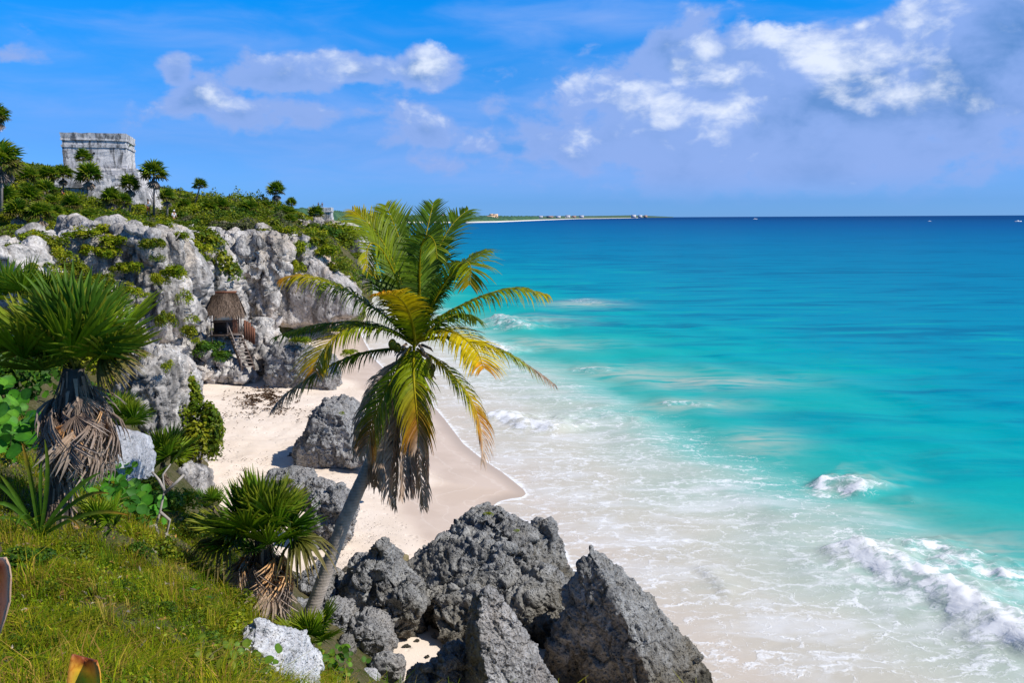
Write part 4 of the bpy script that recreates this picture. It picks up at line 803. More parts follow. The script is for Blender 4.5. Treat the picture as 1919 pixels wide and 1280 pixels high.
# fallen leaves and twigs lying in the grass
N = 5000; Yc = 3.5 + 14 * rg.random(N) ** 1.3; Xc = -.62 * Yc - .4 + (.62 * Yc + 1.4) * rg.random(N); Zc = hill(Xc, Yc); k = Zc > 3.2; Xc, Yc, Zc = Xc[k], Yc[k], Zc[k]; N = len(Xc)
pal = np.array([(.30, .20, .12), (.45, .24, .07), (.20, .14, .10), (.42, .36, .28)])
V, Fq, C = leaf_quads(np.stack([Xc, Yc, Zc + rg.uniform(.02, .14, N)], 1), rg.normal(size=(N, 3)) * .7 + np.array([0, 0, .8]), rg.uniform(.012, .05, N), pal[rg.integers(0, 4, N)] * rg.uniform(.6, 1.2, (N, 1)), rg, .28)
tag(link('leaf_litter', mesh_np('leaf_litter', V, Fq, C), M_DRY), 'dry leaf bits and twigs lying in the grass of the slope', 'leaf litter', kind='stuff')

# ================================================================ plants of the near slope
random.seed(23)
for k in range(64):          # little weeds scattered through the grass, look-alikes
    x = random.uniform(-5, 450); y = random.uniform(1030 + .17 * x, 1275); q = hillP(x, y); r = random.uniform(.05, .15); shrub(random.choice(['lime', 'deep', 'olive', 'olive']), q, r, r * random.uniform(.7, 1.3), 'tiny leafy weed growing through the foreground grass', 'tiny weeds in the foreground grass', 'weed', 500, 'weed')
# big fan palm on the left, with its thick skirt of dead leaves
b = hillP(95, 985); tp0 = P(140, 690, b.y + .1)
b.y += 0; near_fan_palm('large fan palm with a shaggy skirt of dead leaves on the left of the slope', b, P(140, 690, b.y + .15), .80, 15, 60, .15, 3, eln=(.15, 1.4), dead_len=.85,
    aimed=[(235, 570, .1, 1., 'live'), (225, 610, -.4, 1.0, 'live'), (185, 560, .4, 1., 'live'), (110, 535, .2, 1., 'live'), (60, 550, -.5, 1., 'live'), (10, 580, .2, 1., 'live'), (-30, 640, -.2, 1., 'live'), (280, 625, .3, .9, 'half'), (275, 655, .3, .85, 'half'), (150, 600, -.9, 1.0, 'live'), (0, 700, -.7, 1.0, 'live'), (-30, 590, .6, 1.0, 'live')])
# second one in the middle, before the sand
b2 = hillP(505, 1172); tp2 = P(492, 1010, b2.y + .1)
near_fan_palm('spiky fan palm with a short dead skirt left of the leaning coconut trunk', b2, tp2, .62, 12, 60, .13, 5, eln=(.15, 1.5), dead_len=.95,
    aimed=[(490, 872, .1, 1.0, 'live'), (425, 890, .0, 1.0, 'live'), (560, 900, .1, 1.0, 'live'), (620, 1000, .0, 1.0, 'live'), (390, 930, -.1, 1.0, 'live'), (352, 985, .1, 1.0, 'live'), (365, 1035, -.1, 1.0, 'live'), (455, 1060, -.5, .9, 'live'), (560, 960, -.4, .95, 'live'), (450, 920, -.4, .95, 'live'), (510, 900, -.2, .95, 'live'), (580, 930, .2, 1, 'live'), (648, 1010, .1, .9, 'half'), (345, 1010, .0, 1, 'half')])
# small ones
def small_fan(label, px, py, rleaf, n, ndry, seed, eln=(.1, 1.45), tall=.25, Y_=None, group=None, **kw):
    bb = hillP(px, py) if Y_ is None else P(px, py, Y_)
    return near_fan_palm(label, bb, bb + Vector((0, 0, tall)), rleaf, n, ndry, .05, seed, eln=eln, group=group, **kw)
small_fan('young fan palm with upright leaves between the leaning trunk and the white rock', 585, 1215, .42, 8, 3, 31, (.25, 1.3), .05, Y_=12.5)
small_fan('small fan palm with narrow leaves on the slope below the grey rock pillar', 308, 905, .62, 12, 3, 32, (.1, 1.4), .5)
small_fan('low fan palm tuft between the big palm skirt and the rock pillar', 225, 810, .75, 11, 2, 33, (.2, 1.4), .2)
small_fan('bright fan palm tuft standing in front of the rock pillar foot', 265, 800, .6, 9, 2, 34, (.15, 1.3), .2)
small_fan('dark little fan palm sprouting from the grass under the strap leaved lily', 195, 1000, .34, 8, 1, 35, (.2, 1.3), .05)
small_fan('small fan palm tuft half hidden left of the spiky fan palm', 400, 960, .5, 8, 4, 36, (.2, 1.4), .2)
small_fan('pale fan palm tuft above the big fan palm crown, by the white ledges', 25, 575, 1.05, 9, 4, 37, (.1, 1.4), .2, Y_=33)
small_fan('fan palm tuft below the ledges just right of the pale one', 95, 575, .9, 9, 3, 38, (.1, 1.4), .2, Y_=34)
small_fan('fan palm behind the right side of the big fan palm crown', 195, 605, .85, 9, 3, 39, (.05, 1.4), .2, Y_=30)
# strap-leaved lily
lb = hillP(75, 1010); lily = empty('strap_lily', lb, label='broad strap leaved lily with orange leaf tips in front of the big palm skirt', cat='lily')
LG, LY, LO = (.07, .16, .012), (.20, .25, .02), (.55, .27, .03)
for (tx, ty, dy, mx, my, w, endc) in [(42, 832, .0, 62, 900, .06, LO), (84, 824, .1, 100, 900, .055, LY), (78, 862, .2, 76, 930, .05, LG), (190, 885, .1, 130, 920, .055, LG), (0, 890, -.1, 25, 920, .055, LY), (205, 925, -.3, 150, 920, .05, LO), (240, 966, -.2, 170, 950, .05, LO), (-15, 945, -.2, 30, 940, .055, LG), (-30, 900, .3, 10, 900, .05, LG), (150, 990, -.5, 120, 950, .045, LO), (30, 985, -.6, 50, 940, .045, LG), (-10, 975, -.3, 25, 965, .045, LG)]:
    base = Vector((0, 0, 0)); q = P(tx, ty, lb.y + dy) - lb; mpt = P(mx, my, lb.y + dy * .5) - lb; pts = bez(base, mpt * 1.0 + Vector((0, 0, .06)), q, 9); mb = MB()
    ws = [w * k for k in (.6, .8, .95, 1, 1, .95, .85, .6, .12)]; f = np.linspace(0, 1, 9)[:, None] ** 4; cols = np.array(LG) * (1 - f) + np.array(endc) * f
    blade_strip(mb, pts, ws, cols, up=(0.1, -1, .35), fold=.45); mb.build('leaf', M_LEAF, lily, smooth=True)
# broad round-leaved plants
def round_leaf_plant(label, spots, size, cols, n, seed, name='sea_grape', zup=.25):
    rg = np.random.default_rng(seed); base = spots[0]; o = empty(name, base, label=label, cat='plant'); mb = MB(); st = MB()
    for k in range(n):
        s = Vector(spots[rg.integers(len(spots))]) - Vector(base); p = s + Vector((rg.normal(0, .18), rg.normal(0, .18), rg.uniform(.02, zup))); r = size * rg.uniform(.6, 1.2)
        nrm = Vector((rg.normal(.15, .5), rg.normal(-.45, .5), rg.uniform(.4, 1))).normalized(); M = frame(p, nrm.cross(Vector((rg.normal(), rg.normal(), rg.normal()))).normalized(), nrm)
        V = []; Cc = []; col = np.array(cols[rg.integers(len(cols))]) * rg.uniform(.75, 1.2)
        yy = np.array([0, .22, .5, .78, 1.0]); wx = np.array([.12, .47, .56, .40, .04])
        for y_, w_ in zip(yy, wx):
            for sx in (-1, 0, 1): V.append((sx * w_ * r, (y_ - .1) * r * 1.15, (.10 * abs(sx) - .25 * (y_ - .45) ** 2) * r)); Cc.append(col * (1.0 if sx else 1.35))
        Fq = []
        for q in range(4): Fq += [(3 * q, 3 * q + 1, 3 * q + 4, 3 * q + 3), (3 * q + 1, 3 * q + 2, 3 * q + 5, 3 * q + 4)]
        mb.add(V, Fq, Cc, M)
        if k % 3 == 0: st.tube([s + Vector((0, 0, -.05)), s.lerp(p, .6) + Vector((0, 0, .04)), p], [.008, .006, .004], (.14, .12, .05), 5)
    mb.build('foliage', M_LEAF, o, smooth=True); st.build('stem', M_DRY, o); return o
BRIGHT = [(.05, .19, .012), (.07, .23, .015), (.035, .14, .012), (.10, .26, .02)]
round_leaf_plant('bright green broad leaved plant in front of the smooth grey rock', [hillP(*p) for p in [(200, 900), (160, 920), (225, 930), (250, 960), (205, 960), (175, 890), (270, 965), (290, 950), (230, 905), (240, 985), (190, 950), (275, 985)]], .17, BRIGHT, 190, 41, zup=.35)
round_leaf_plant('bright green broad leaved plant at the left edge behind the big palm trunk', [hillP(*p) for p in [(10, 800), (25, 770), (0, 830), (45, 790), (-10, 760), (30, 830), (-20, 800), (60, 750), (55, 840), (20, 870), (50, 720), (10, 730)]], .26, BRIGHT, 190, 42, zup=.6)
round_leaf_plant('small seedling with five shiny leaves in the grass below the spiky fan palm', [hillP(358, 1120)], .09, BRIGHT, 7, 43, 'seedling', .12)
round_leaf_plant('low leafy herb at the bottom edge beside the white rock', [hillP(*p) for p in [(400, 1260), (440, 1265), (420, 1235), (370, 1275), (460, 1240)]], .075, [(.13, .20, .02), (.10, .20, .015), (.20, .24, .02)], 90, 44, 'leafy_herb', .16)
round_leaf_plant('green leafy plant hugging the rock beside the young fan palm at the bottom', [P(600, 1262, 12.2), P(640, 1275, 12.4), P(570, 1270, 12.0), P(620, 1240, 12.6)], .09, [(.10, .20, .015), (.14, .23, .02), (.06, .14, .015)], 110, 45, 'leafy_herb', .2)
# leafy bush hanging at the edge of the sand
def big_shrub(label, c, r, rz, kind, n, size, seed, name='shrub', cat='shrub', ry=None):
    rg = np.random.default_rng(seed); o = empty(name, c, label=label, cat=cat); pal = {'olive': OLIVE, 'lime': LIME, 'deep': DEEP, 'grey': GREYG}[kind]
    V, Fq, C = leaf_cloud(rg, n, r, ry or r, rz, size, pal, 18, .36, .8); link('foliage', mesh_np('foliage', V, Fq, C), M_LEAF, o)
    mb = MB()
    for k in range(7):
        a = rg.uniform(0, 6.28); e = Vector((math.cos(a) * r * .6, math.sin(a) * r * .6, rz * rg.uniform(.5, .9))); mb.tube([(0, 0, -.3), e * .5 + Vector((0, 0, rz * .15)), e], [.04, .025, .01], (.10, .08, .06), 5)
    mb.build('stem', M_DRY, o); return o
q = P(372, 868, 37); big_shrub('rounded olive leafy bush leaning over the edge of the sand beside the rock pillar', q, 1.25, 2.4, 'olive', 5200, .085, 51)
q = P(348, 780, 38); big_shrub('upper leafy bush between the rock pillar and the bright sand', q, .8, 1.5, 'olive', 2600, .08, 52)
q = P(345, 905, 36); big_shrub('low bush draping under the rounded olive bush', q, .75, 1.0, 'olive', 2200, .075, 53)
# bare twisted branches
tw = hillP(300, 1010); o = empty('bare_branch', tw, label='pale twisted leafless branches rising from the slope left of the spiky fan palm', cat='branches'); mb = MB()
for pts in [[(300, 1020), (292, 985), (300, 960), (308, 920), (305, 890), (320, 870)], [(308, 920), (298, 900), (285, 885)], [(300, 960), (318, 975), (312, 1000), (325, 1015)], [(292, 985), (275, 990), (262, 1000)], [(312, 1000), (305, 1030)], [(308, 925), (330, 905), (345, 890)]]:
    mb.tube([P(x, y, tw.y + .05 * i) - tw for i, (x, y) in enumerate(pts)], [.026 * (1 - .11 * i) for i in range(len(pts))], (.42, .38, .34), 6)
mb.build('branch', M_DRY, o)
# more undergrowth on the slope: shrubs between slope and cliffs
for (px, py, r, rz, kind, lab) in [(330, 960, .55, .5, 'lime', 'lime green low shrub behind the bare branches'), (365, 915, .5, .5, 'olive', 'olive shrub at the foot of the draping bush'), (60, 660, 2.2, 1.8, 'olive', 'olive shrub behind the left side of the big palm crown'), (215, 740, .9, .8, 'lime', 'lime green shrub left of the rock pillar'), (160, 770, .9, .8, 'deep', 'deep green shrub between the big palm skirt and the pillar'),
                                   (250, 870, .5, .45, 'lime', 'lime green shrub right of the smooth grey rock'), (280, 930, .45, .4, 'olive', 'olive shrub below the small fan palm'), (300, 850, .6, .6, 'olive', 'olive shrub behind the small fan palm leaves'), (20, 730, 1.2, 1.2, 'deep', 'deep green shrub at the left edge under the big palm crown'), (470, 1105, .35, .3, 'grey', 'greyish shrub under the dead skirt of the spiky fan palm'), (420, 1180, .3, .22, 'lime', 'lime green cushion at the grass edge left of the white rock'), (120, 700, 1.5, 1.2, 'lime', 'lime green shrub behind the big palm crown'),
    (345, 1010, .4, .4, 'olive', 'olive shrub between the bare branches and the spiky fan palm'), (250, 1010, .28, .22, 'lime', 'lime cushion plant at the upper edge of the grass'), (130, 1040, .3, .2, 'olive', 'olive cushion plant below the strap leaved lily'), (40, 1060, .32, .24, 'deep', 'deep green cushion plant in the grass near the left edge'), (350, 1150, .26, .2, 'olive', 'olive cushion plant in the grass below the spiky fan palm'), (210, 1110, .24, .16, 'deep', 'deep green cushion plant in the middle of the grass'),
    (250, 760, 1.0, .9, 'olive', 'olive shrub against the left side of the rock pillar'), (190, 690, 1.3, 1.1, 'lime', 'lime green shrub right of the big palm crown'), (225, 650, 1.3, 1.2, 'olive', 'olive shrub at the foot of the grey overhang'), (300, 960, .45, .5, 'deep', 'deep green shrub behind the forked bare branch'), (380, 1000, .4, .45, 'lime', 'lime green shrub left of the spiky fan palm leaves'), (300, 1045, .34, .3, 'olive', 'olive bush at the upper right of the grass under the bare branches'), (250, 1045, .25, .25, 'deep', 'deep green bush at the top of the grass below the broad leaved plant'), (440, 1130, .3, .25, 'olive', 'olive bush in the shade of the spiky fan palm'), (70, 1100, .2, .15, 'lime', 'lime cushion in the grass at the left'), (150, 1180, .2, .13, 'olive', 'olive cushion in the lower grass'), (290, 1190, .2, .14, 'lime', 'lime cushion in the lower grass right of the middle'), (380, 1210, .22, .16, 'deep', 'deep green bush in the lower grass near the leafy herb'), (20, 1230, .16, .14, 'deep', 'deep green bush at the lower left corner')]:
    q = hillP(px, py); shrub(kind, q - Vector((0, 0, .1)), r, rz, lab)
# two dying leaf tips close to the camera
t = new_mat('dying_leaf'); c = t.attr('Col'); g = t.n('ShaderNodeTexCoord').outputs['Object']; n = t.noise(g, 60, 5, .65)
c = t.mix(t.smooth(n, .45, .75), c, t.mix(1.0, c, (.75, .55, .45), 'MULTIPLY')); finish(t, principled(t, c, .5, .3, t.bump(n, .3, .003))); M_DYING = t.mat
def dying_leaf(label, outline_rows, Y_, curl):
    """rows of (left px, right px, py, colour left, mid, right) from the tip down"""
    mb = MB(); V = []; C = []; n = 7
    for (xl, xr, yl, yr, cl, cm, cr) in outline_rows:
        for k in range(n):
            f = k / (n - 1); p = P(xl + (xr - xl) * f, yl + (yr - yl) * f, Y_ + curl * math.sin(math.pi * f)); V.append(tuple(p)); cc = np.array(cl) * max(0, 1 - 2 * f) + np.array(cm) * (1 - abs(2 * f - 1)) + np.array(cr) * max(0, 2 * f - 1); C.append(cc)
    V = np.array(V); m = len(outline_rows); back = V + np.array([0, .006, 0]); Fq = grid_faces(n, m); nn = len(V)
    F2 = Fq[:, ::-1] + nn; rim = []
    ed = list(range(n)) + [n * (i + 1) - 1 for i in range(1, m)] + list(range(n * m - 2, n * (m - 1) - 1, -1)) + [n * i for i in range(m - 2, 0, -1)]
    for i in range(len(ed)): a_, b_ = ed[i], ed[(i + 1) % len(ed)]; rim.append((b_, a_, a_ + nn, b_ + nn))
    VV = np.vstack([V, back]); c0 = Vector(VV.mean(0)); c0.z = VV[:, 2].min()
    mb.add(VV - np.array(c0), np.vstack([Fq, F2, np.array(rim)]), np.vstack([C, C])); o = mb.build('dying_leaf', M_DYING, None, True, c0); tag(o, label, 'leaf'); return o
Br, Or, Ye, Gr, Ta = (.22, .05, .012), (.72, .30, .05), (.80, .52, .03), (.30, .42, .02), (.55, .36, .24)
dying_leaf('cut off yellow and orange leaf tip poking up at the bottom of the slope', [(135, 181, 1228, 1240, Br, Br, Br), (131, 184, 1238, 1250, Or, Br, Or), (128, 187, 1255, 1262, Or, Ye, Or), (126, 188, 1270, 1275, Or, Gr, Ye), (124, 189, 1310, 1310, Ye, Gr, Ye), (122, 190, 1360, 1360, Ye, Gr, Ye)], 2.4, .05)
dying_leaf('brown and tan withered leaf edge at the left border above the grass', [(-20, 10, 1048, 1046, Ta, Ta, Ta), (-25, 17, 1065, 1062, Ta, Br, Ta), (-30, 20, 1085, 1082, Br, Or, Ta), (-30, 18, 1130, 1130, Or, Ta, Ta), (-30, 8, 1170, 1165, Ta, Or, Ta), (-30, -2, 1195, 1192, Ta, Ta, Ta)], 2.2, .05)
# ================================================================ the leaning coconut palm
PY = 16.0
pb = P(572, 1180, PY); CR = P(776, 655, PY)
palm = empty('coconut_palm', pb, label='leaning coconut palm with green and yellow fronds over a skirt of dead brown fronds', cat='palm')
mb = MB(); tpts = [(560, 1200), (572, 1172), (592, 1125), (615, 1062), (642, 985), (668, 925), (695, 868), (725, 800), (752, 725), (774, 660)]
tp_ = []; 
for i, (x, y) in enumerate(tpts): tp_.append(P(x, y, PY + .02 * i) - pb)
full = []; rads = []
for i in range(len(tp_) - 1):
    for k in range(10):
        f = (i + k / 10) / (len(tp_) - 1); full.append(tp_[i].lerp(tp_[i + 1], k / 10)); rads.append((.142 - .03 * f + .07 * max(0, .12 - f) / .12) * (1 + (.035 if k % 3 == 0 else 0)))
full.append(tp_[-1]); rads.append(.12); full.insert(0, full[0] + Vector((-.1, 0, -.7))); rads.insert(0, .27)
mb.tube(full, rads, (.5, .5, .5), 18); mb.build('trunk', M_BARK, palm, True)
YG, DG, YE, ORG, BRN, DKB = np.array((.21, .27, .004)), np.array((.035, .095, .010)), np.array((.62, .48, .006)), np.array((.62, .25, .012)), np.array((.58, .42, .30)), np.array((.30, .22, .165))
MG = np.array((.10, .175, .006))
def frond(path, dy, cols, leaflet=.62, n=72, droop=.55, roll=0.0, nrm=None, dead=0.0, spread=1.0, seed=0, one_side=0, name='frond', label=None, wl=.036, stiff=.0, y0=0.0, fw=.35):
    """path: photo points of the midrib, base to tip; dy: distance of the tip in front of (-) or behind (+) the trunk; cols: colour stops along the frond"""
    rg = np.random.default_rng(900 + seed); m = len(path); ctl = []
    for i, (x, y) in enumerate(path):
        f = i / (m - 1); off = dy * f ** 1.2 if not hasattr(dy, '__len__') else np.interp(f, np.linspace(0, 1, len(dy)), dy); ctl.append(P(x, y, PY + y0 + off) - pb)
    # resample smoothly (Catmull-Rom)
    pts = []
    ext = [ctl[0] * 2 - ctl[1]] + ctl + [ctl[-1] * 2 - ctl[-2]]
    for i in range(1, len(ext) - 2):
        for k in range(8):
            t_ = k / 8; a, b, c, d = ext[i - 1:i + 3]; pts.append(.5 * ((2 * b) + (c - a) * t_ + (2 * a - 5 * b + 4 * c - d) * t_ ** 2 + (3 * b - a - 3 * c + d) * t_ ** 3))
    pts.append(ctl[-1]); L = [0]
    for a, b in zip(pts[:-1], pts[1:]): L.append(L[-1] + (b - a).length)
    tot = L[-1]
    def at(s):
        s = min(max(s, 0), tot * .9999); i = next(j for j in range(len(L) - 1) if L[j + 1] >= s); k = (s - L[i]) / max(1e-6, L[i + 1] - L[i]); return pts[i].lerp(pts[i + 1], k), (pts[i + 1] - pts[i]).normalized()
    stops = np.linspace(0, 1, len(cols))
    def colat(f): return np.array([np.interp(f, stops, [c[k] for c in cols]) for k in range(3)])
    mb = MB(); p0, T0 = at(0); up = Vector(nrm) if nrm is not None else Vector((0, 0, 1)); N = (up - T0 * up.dot(T0)).normalized()
    ribs = []; prevT = T0; fr = []
    K = 30
    for k in range(K + 1):
        p, T = at(tot * k / K); ax = prevT.cross(T)
        if ax.length > 1e-6: N = Matrix.Rotation(prevT.angle(T), 3, ax.normalized()) @ N
        N = (N - T * N.dot(T)).normalized(); prevT = T.copy(); fr.append((p, T, N.copy()))
    ribc = YE * .8 if dead < .5 else BRN
    mb.tube([f[0] for f in fr], [.030 * (1 - .85 * k / K) + .003 for k in range(K + 1)], [ribc * .7 + .3 * colat(k / K) for k in range(K + 1)], 5, False)
    for i in range(n):
        f = .10 + .90 * (i + rg.uniform(-.3, .3)) / n
        if f > 1: continue
        k = min(K, max(0, int(f * K))); p, T, N = fr[k]; p, _ = at(f * tot); B = T.cross(N)
        prof = min(1, (f - .06) / .22) ** .7 * (1 - max(0, (f - .72) / .28) ** 1.6 * .72)
        for sgn in (-1, 1):
            if one_side and sgn != one_side and rg.random() < .75: continue
            if rg.random() < .04 + .25 * dead: continue
            ln = 1.2 * leaflet * prof * rg.uniform(.85, 1.12); fwd = fw + .55 * f + rg.normal(0, .07)
            d = (B * sgn * math.cos(roll) * spread + N * (.28 + .1 * stiff + math.sin(roll) * sgn) + T * fwd).normalized()
            cc = colat(min(1, f + rg.normal(0, .03))) * rg.uniform(.75, 1.22); tipc = cc * .8 + (BRN if rg.random() < .25 + dead else YE * .6) * .2
            g = Vector((0, 0, -1)); q0 = p; pl = [q0]; dd = d.copy(); seg = ln / 4; dr = droop * rg.uniform(.7, 1.3)
            for s_ in range(4):
                dd = (dd + g * dr * (.18 + .17 * s_)).normalized(); pl.append(pl[-1] + dd * seg + Vector(rg.normal(0, .012 * dead, 3)))
            w = wl * rg.uniform(.8, 1.2) * (1 - .45 * dead)
            wn = dd.cross(N); 
            sdv = T.cross(d).cross(d).normalized() if T.cross(d).length > .05 else T; sdv = T - d * T.dot(d)
            if sdv.length < .05: sdv = N
            sdv.normalize(); sdv = (sdv * .75 + N * .5 * rg.uniform(-.4, 1)).normalized()
            V = []; C = []
            for s_, (q, wk) in enumerate(zip(pl, (.45, 1, .9, .55, .06))):
                V += [tuple(q - sdv * w * wk * .5), tuple(q + sdv * w * wk * .5)]; C += [cc * (1 - .18 * s_ / 4) + tipc * .18 * s_ / 4] * 2
            mb.add(V, [(2 * j, 2 * j + 1, 2 * j + 3, 2 * j + 2) for j in range(4)], C)
    o = mb.build(name, M_LEAF if dead < .5 else M_DRY, palm)
    if label: o['label'] = label
    return o
C0 = (778, 648)
FR = [
 # behind
 dict(path=[C0, (770, 600), (748, 520), (722, 462), (692, 420), (660, 393)], dy=1.2, cols=[DG, MG, MG, YG, YE * .6], leaflet=.55, droop=.35, seed=1, fw=.95),
 dict(path=[C0, (776, 590), (764, 520), (750, 455), (734, 410), (722, 384)], dy=1.5, cols=[DG, DG, MG, YG], leaflet=.55, droop=.2, seed=2, fw=.95),
 dict(path=[C0, (783, 590), (788, 520), (796, 455), (805, 410), (813, 378)], dy=1.4, cols=[DG, DG, DG, MG], leaflet=.5, droop=.2, seed=3, fw=.95),
 dict(path=[C0, (790, 590), (803, 520), (825, 460), (850, 418), (878, 392)], dy=1.3, cols=[DG, DG, MG, MG], leaflet=.6, droop=.4, seed=4, fw=.95),
 dict(path=[C0, (768, 590), (752, 530), (735, 480), (722, 440), (700, 420)], dy=1.8, cols=[DG, DG, DG, MG], leaflet=.55, droop=.4, seed=5, fw=.95),
 dict(path=[C0, (785, 600), (786, 550), (790, 500), (800, 455)], dy=1.0, cols=[DG * .9, DG, DG, DG], leaflet=.66, droop=.35, seed=7, fw=.95),
 dict(path=[C0, (772, 605), (765, 560), (757, 510), (750, 470)], dy=.8, cols=[DG * .9, DG, DG, MG], leaflet=.66, droop=.35, seed=8, fw=.95),
 # upper left, arching over towards the viewer
 dict(path=[C0, (765, 590), (742, 520), (718, 472), (700, 456), (690, 462), (686, 490), (690, 512)], dy=[0, 0, -.2, -.5, -.75, -1.0, -1.15, -1.2], cols=[DG, MG, MG, YG, YG * 1.1, YE * .7], leaflet=.56, droop=.3, seed=9, stiff=.6),
 # arch in the middle top
 dict(path=[C0, (786, 580), (786, 510), (790, 460), (803, 442), (815, 455), (819, 485)], dy=[0, -.1, -.3, -.5, -.7, -.9, -1.0], cols=[DG, DG, MG, MG, YG], leaflet=.5, droop=.3, seed=10),
 # right, upper, with a folded tip
 dict(path=[C0, (800, 590), (830, 535), (855, 503), (872, 490), (882, 500), (880, 535)], dy=[0, -.1, -.2, -.3, -.5, -.7, -.8], cols=[DG, DG, MG, MG, YG, YE * .5], leaflet=.62, droop=.45, seed=11),
 dict(path=[C0, (800, 585), (840, 530), (880, 490), (912, 468)], dy=.5, cols=[DG, MG, MG, YG], leaflet=.5, droop=.6, seed=12),
 # right
 dict(path=[C0, (800, 612), (850, 580), (910, 553), (965, 541), (1026, 552)], dy=-.2, cols=[MG, MG, YG, YG * 1.1, YE * .8], leaflet=.62, droop=.9, seed=13),
 dict(path=[(780, 640), (830, 632), (885, 640), (945, 660), (995, 690), (1040, 721)], dy=.3, cols=[YG, YG, YE * .7, YG, BRN * .8, DKB], leaflet=.48, droop=.8, seed=14),
 dict(path=[(778, 640), (815, 622), (848, 622), (876, 640), (897, 665), (906, 692)], dy=-1.2, cols=[YG, YG * 1.2, YE * .75, YE, YE, ORG], leaflet=.62, droop=.55, seed=15),
 dict(path=[(782, 655), (815, 673), (850, 706), (880, 745), (897, 790), (904, 830), (903, 866)], dy=-.6, cols=[YG, YE * .7, YG * 1.2, YE * .7, ORG * .8, BRN, BRN], leaflet=.55, droop=.7, seed=16),
 # left
 dict(path=[C0, (740, 607), (695, 573), (650, 544), (600, 524), (560, 517), (528, 522)], dy=-.3, cols=[DG, DG, MG, MG, YG, YE * .8, ORG], leaflet=.66, droop=.85, seed=17),
 dict(path=[C0, (735, 620), (680, 607), (620, 606), (565, 615), (515, 632)], dy=.4, cols=[DG, DG, DG, MG, MG], leaflet=.5, droop=.95, seed=18),
 dict(path=[C0, (735, 622), (690, 612), (650, 618), (618, 640), (600, 670), (590, 696)], dy=-1.2, cols=[MG, MG, YG, YG * 1.15, YE * .6, YE * .9, ORG], leaflet=.72, droop=.55, seed=19),
 dict(path=[(772, 655), (725, 655), (670, 665), (610, 690), (565, 718), (530, 745), (510, 768)], dy=-.5, cols=[DG, DG, MG, YG * .6, BRN * .6, DKB], leaflet=.46, droop=1.1, seed=20),
 # towards the viewer
 dict(path=[C0, (774, 610), (764, 580), (750, 560), (728, 550), (700, 552)], dy=[0, -.5, -1.0, -1.4, -1.7, -1.9], cols=[YG, YG * 1.5, YE * .8, YE, ORG], leaflet=.40, droop=.5, seed=21, stiff=.4),
 dict(path=[(776, 645), (775, 680), (776, 720), (780, 765), (783, 800), (784, 838)], dy=[-.1, -.6, -.95, -1.1, -1.15, -1.15], nrm=(0, -.6, .8), cols=[YG, YG * 1.15, YG * 1.1, YE * .55, ORG * .7, BRN], leaflet=.56, droop=1.1, seed=22, n=80, spread=.75),
 dict(path=[(770, 650), (748, 690), (722, 735), (705, 775), (694, 815), (686, 850)], dy=[-.1, -.5, -.7, -.8, -.85, -.85], nrm=(-.5, -.5, .7), cols=[MG, MG, MG, YG, ORG * .7, BRN], leaflet=.6, droop=.8, seed=23),
 dict(path=[C0, (755, 610), (735, 570), (712, 535), (690, 510)], dy=.4, cols=[DG, DG, DG, MG], leaflet=.62, droop=.6, seed=27),
 dict(path=[C0, (800, 625), (830, 600), (862, 590), (892, 600)], dy=.8, cols=[DG, MG, MG, YG], leaflet=.5, droop=.8, seed=28),
]
LAB = {15: 'yellow orange arching frond', 16: 'yellow frond with dry brown tip', 19: 'yellow green frond curling down with an orange edge', 21: 'golden frond pointing at the viewer', 22: 'broad green frond hanging down the front'}
for f_ in FR: frond(label=LAB.get(f_['seed']), **f_)
DEAD = [((760, 668), (728, 730), (705, 800), (690, 870), (693, 905)), ((765, 668), (742, 740), (725, 810), (718, 865), (722, 890)), ((770, 670), (752, 750), (745, 830), (742, 900), (740, 948)), ((772, 670), (764, 750), (760, 820), (756, 890), (752, 930)), ((778, 670), (782, 760), (784, 850), (790, 910), (794, 952)), ((780, 668), (795, 740), (800, 800), (803, 860), (803, 905)),
        ((765, 668), (735, 745), (718, 820), (708, 880), (706, 910)), ((774, 672), (770, 770), (768, 850), (772, 890), (770, 925)), ((772, 668), (755, 730), (740, 790), (728, 850), (730, 885)), ((762, 665), (722, 700), (690, 760), (676, 820), (672, 850)), ((776, 670), (778, 740), (765, 810), (762, 860), (760, 905)), ((768, 668), (748, 760), (735, 850), (728, 910), (735, 935))]
for i, pth in enumerate(DEAD):
    frond(pth, -.35 if i % 2 else .15, [BRN * .7, BRN, BRN * 1.15 if i % 3 else DKB, BRN * .9], leaflet=.46, n=84, droop=1.3, dead=.6, spread=.5, seed=60 + i, nrm=(math.cos(i * 1.9), math.sin(i * 1.9) - .3, .3), name='dead_frond', wl=.046)
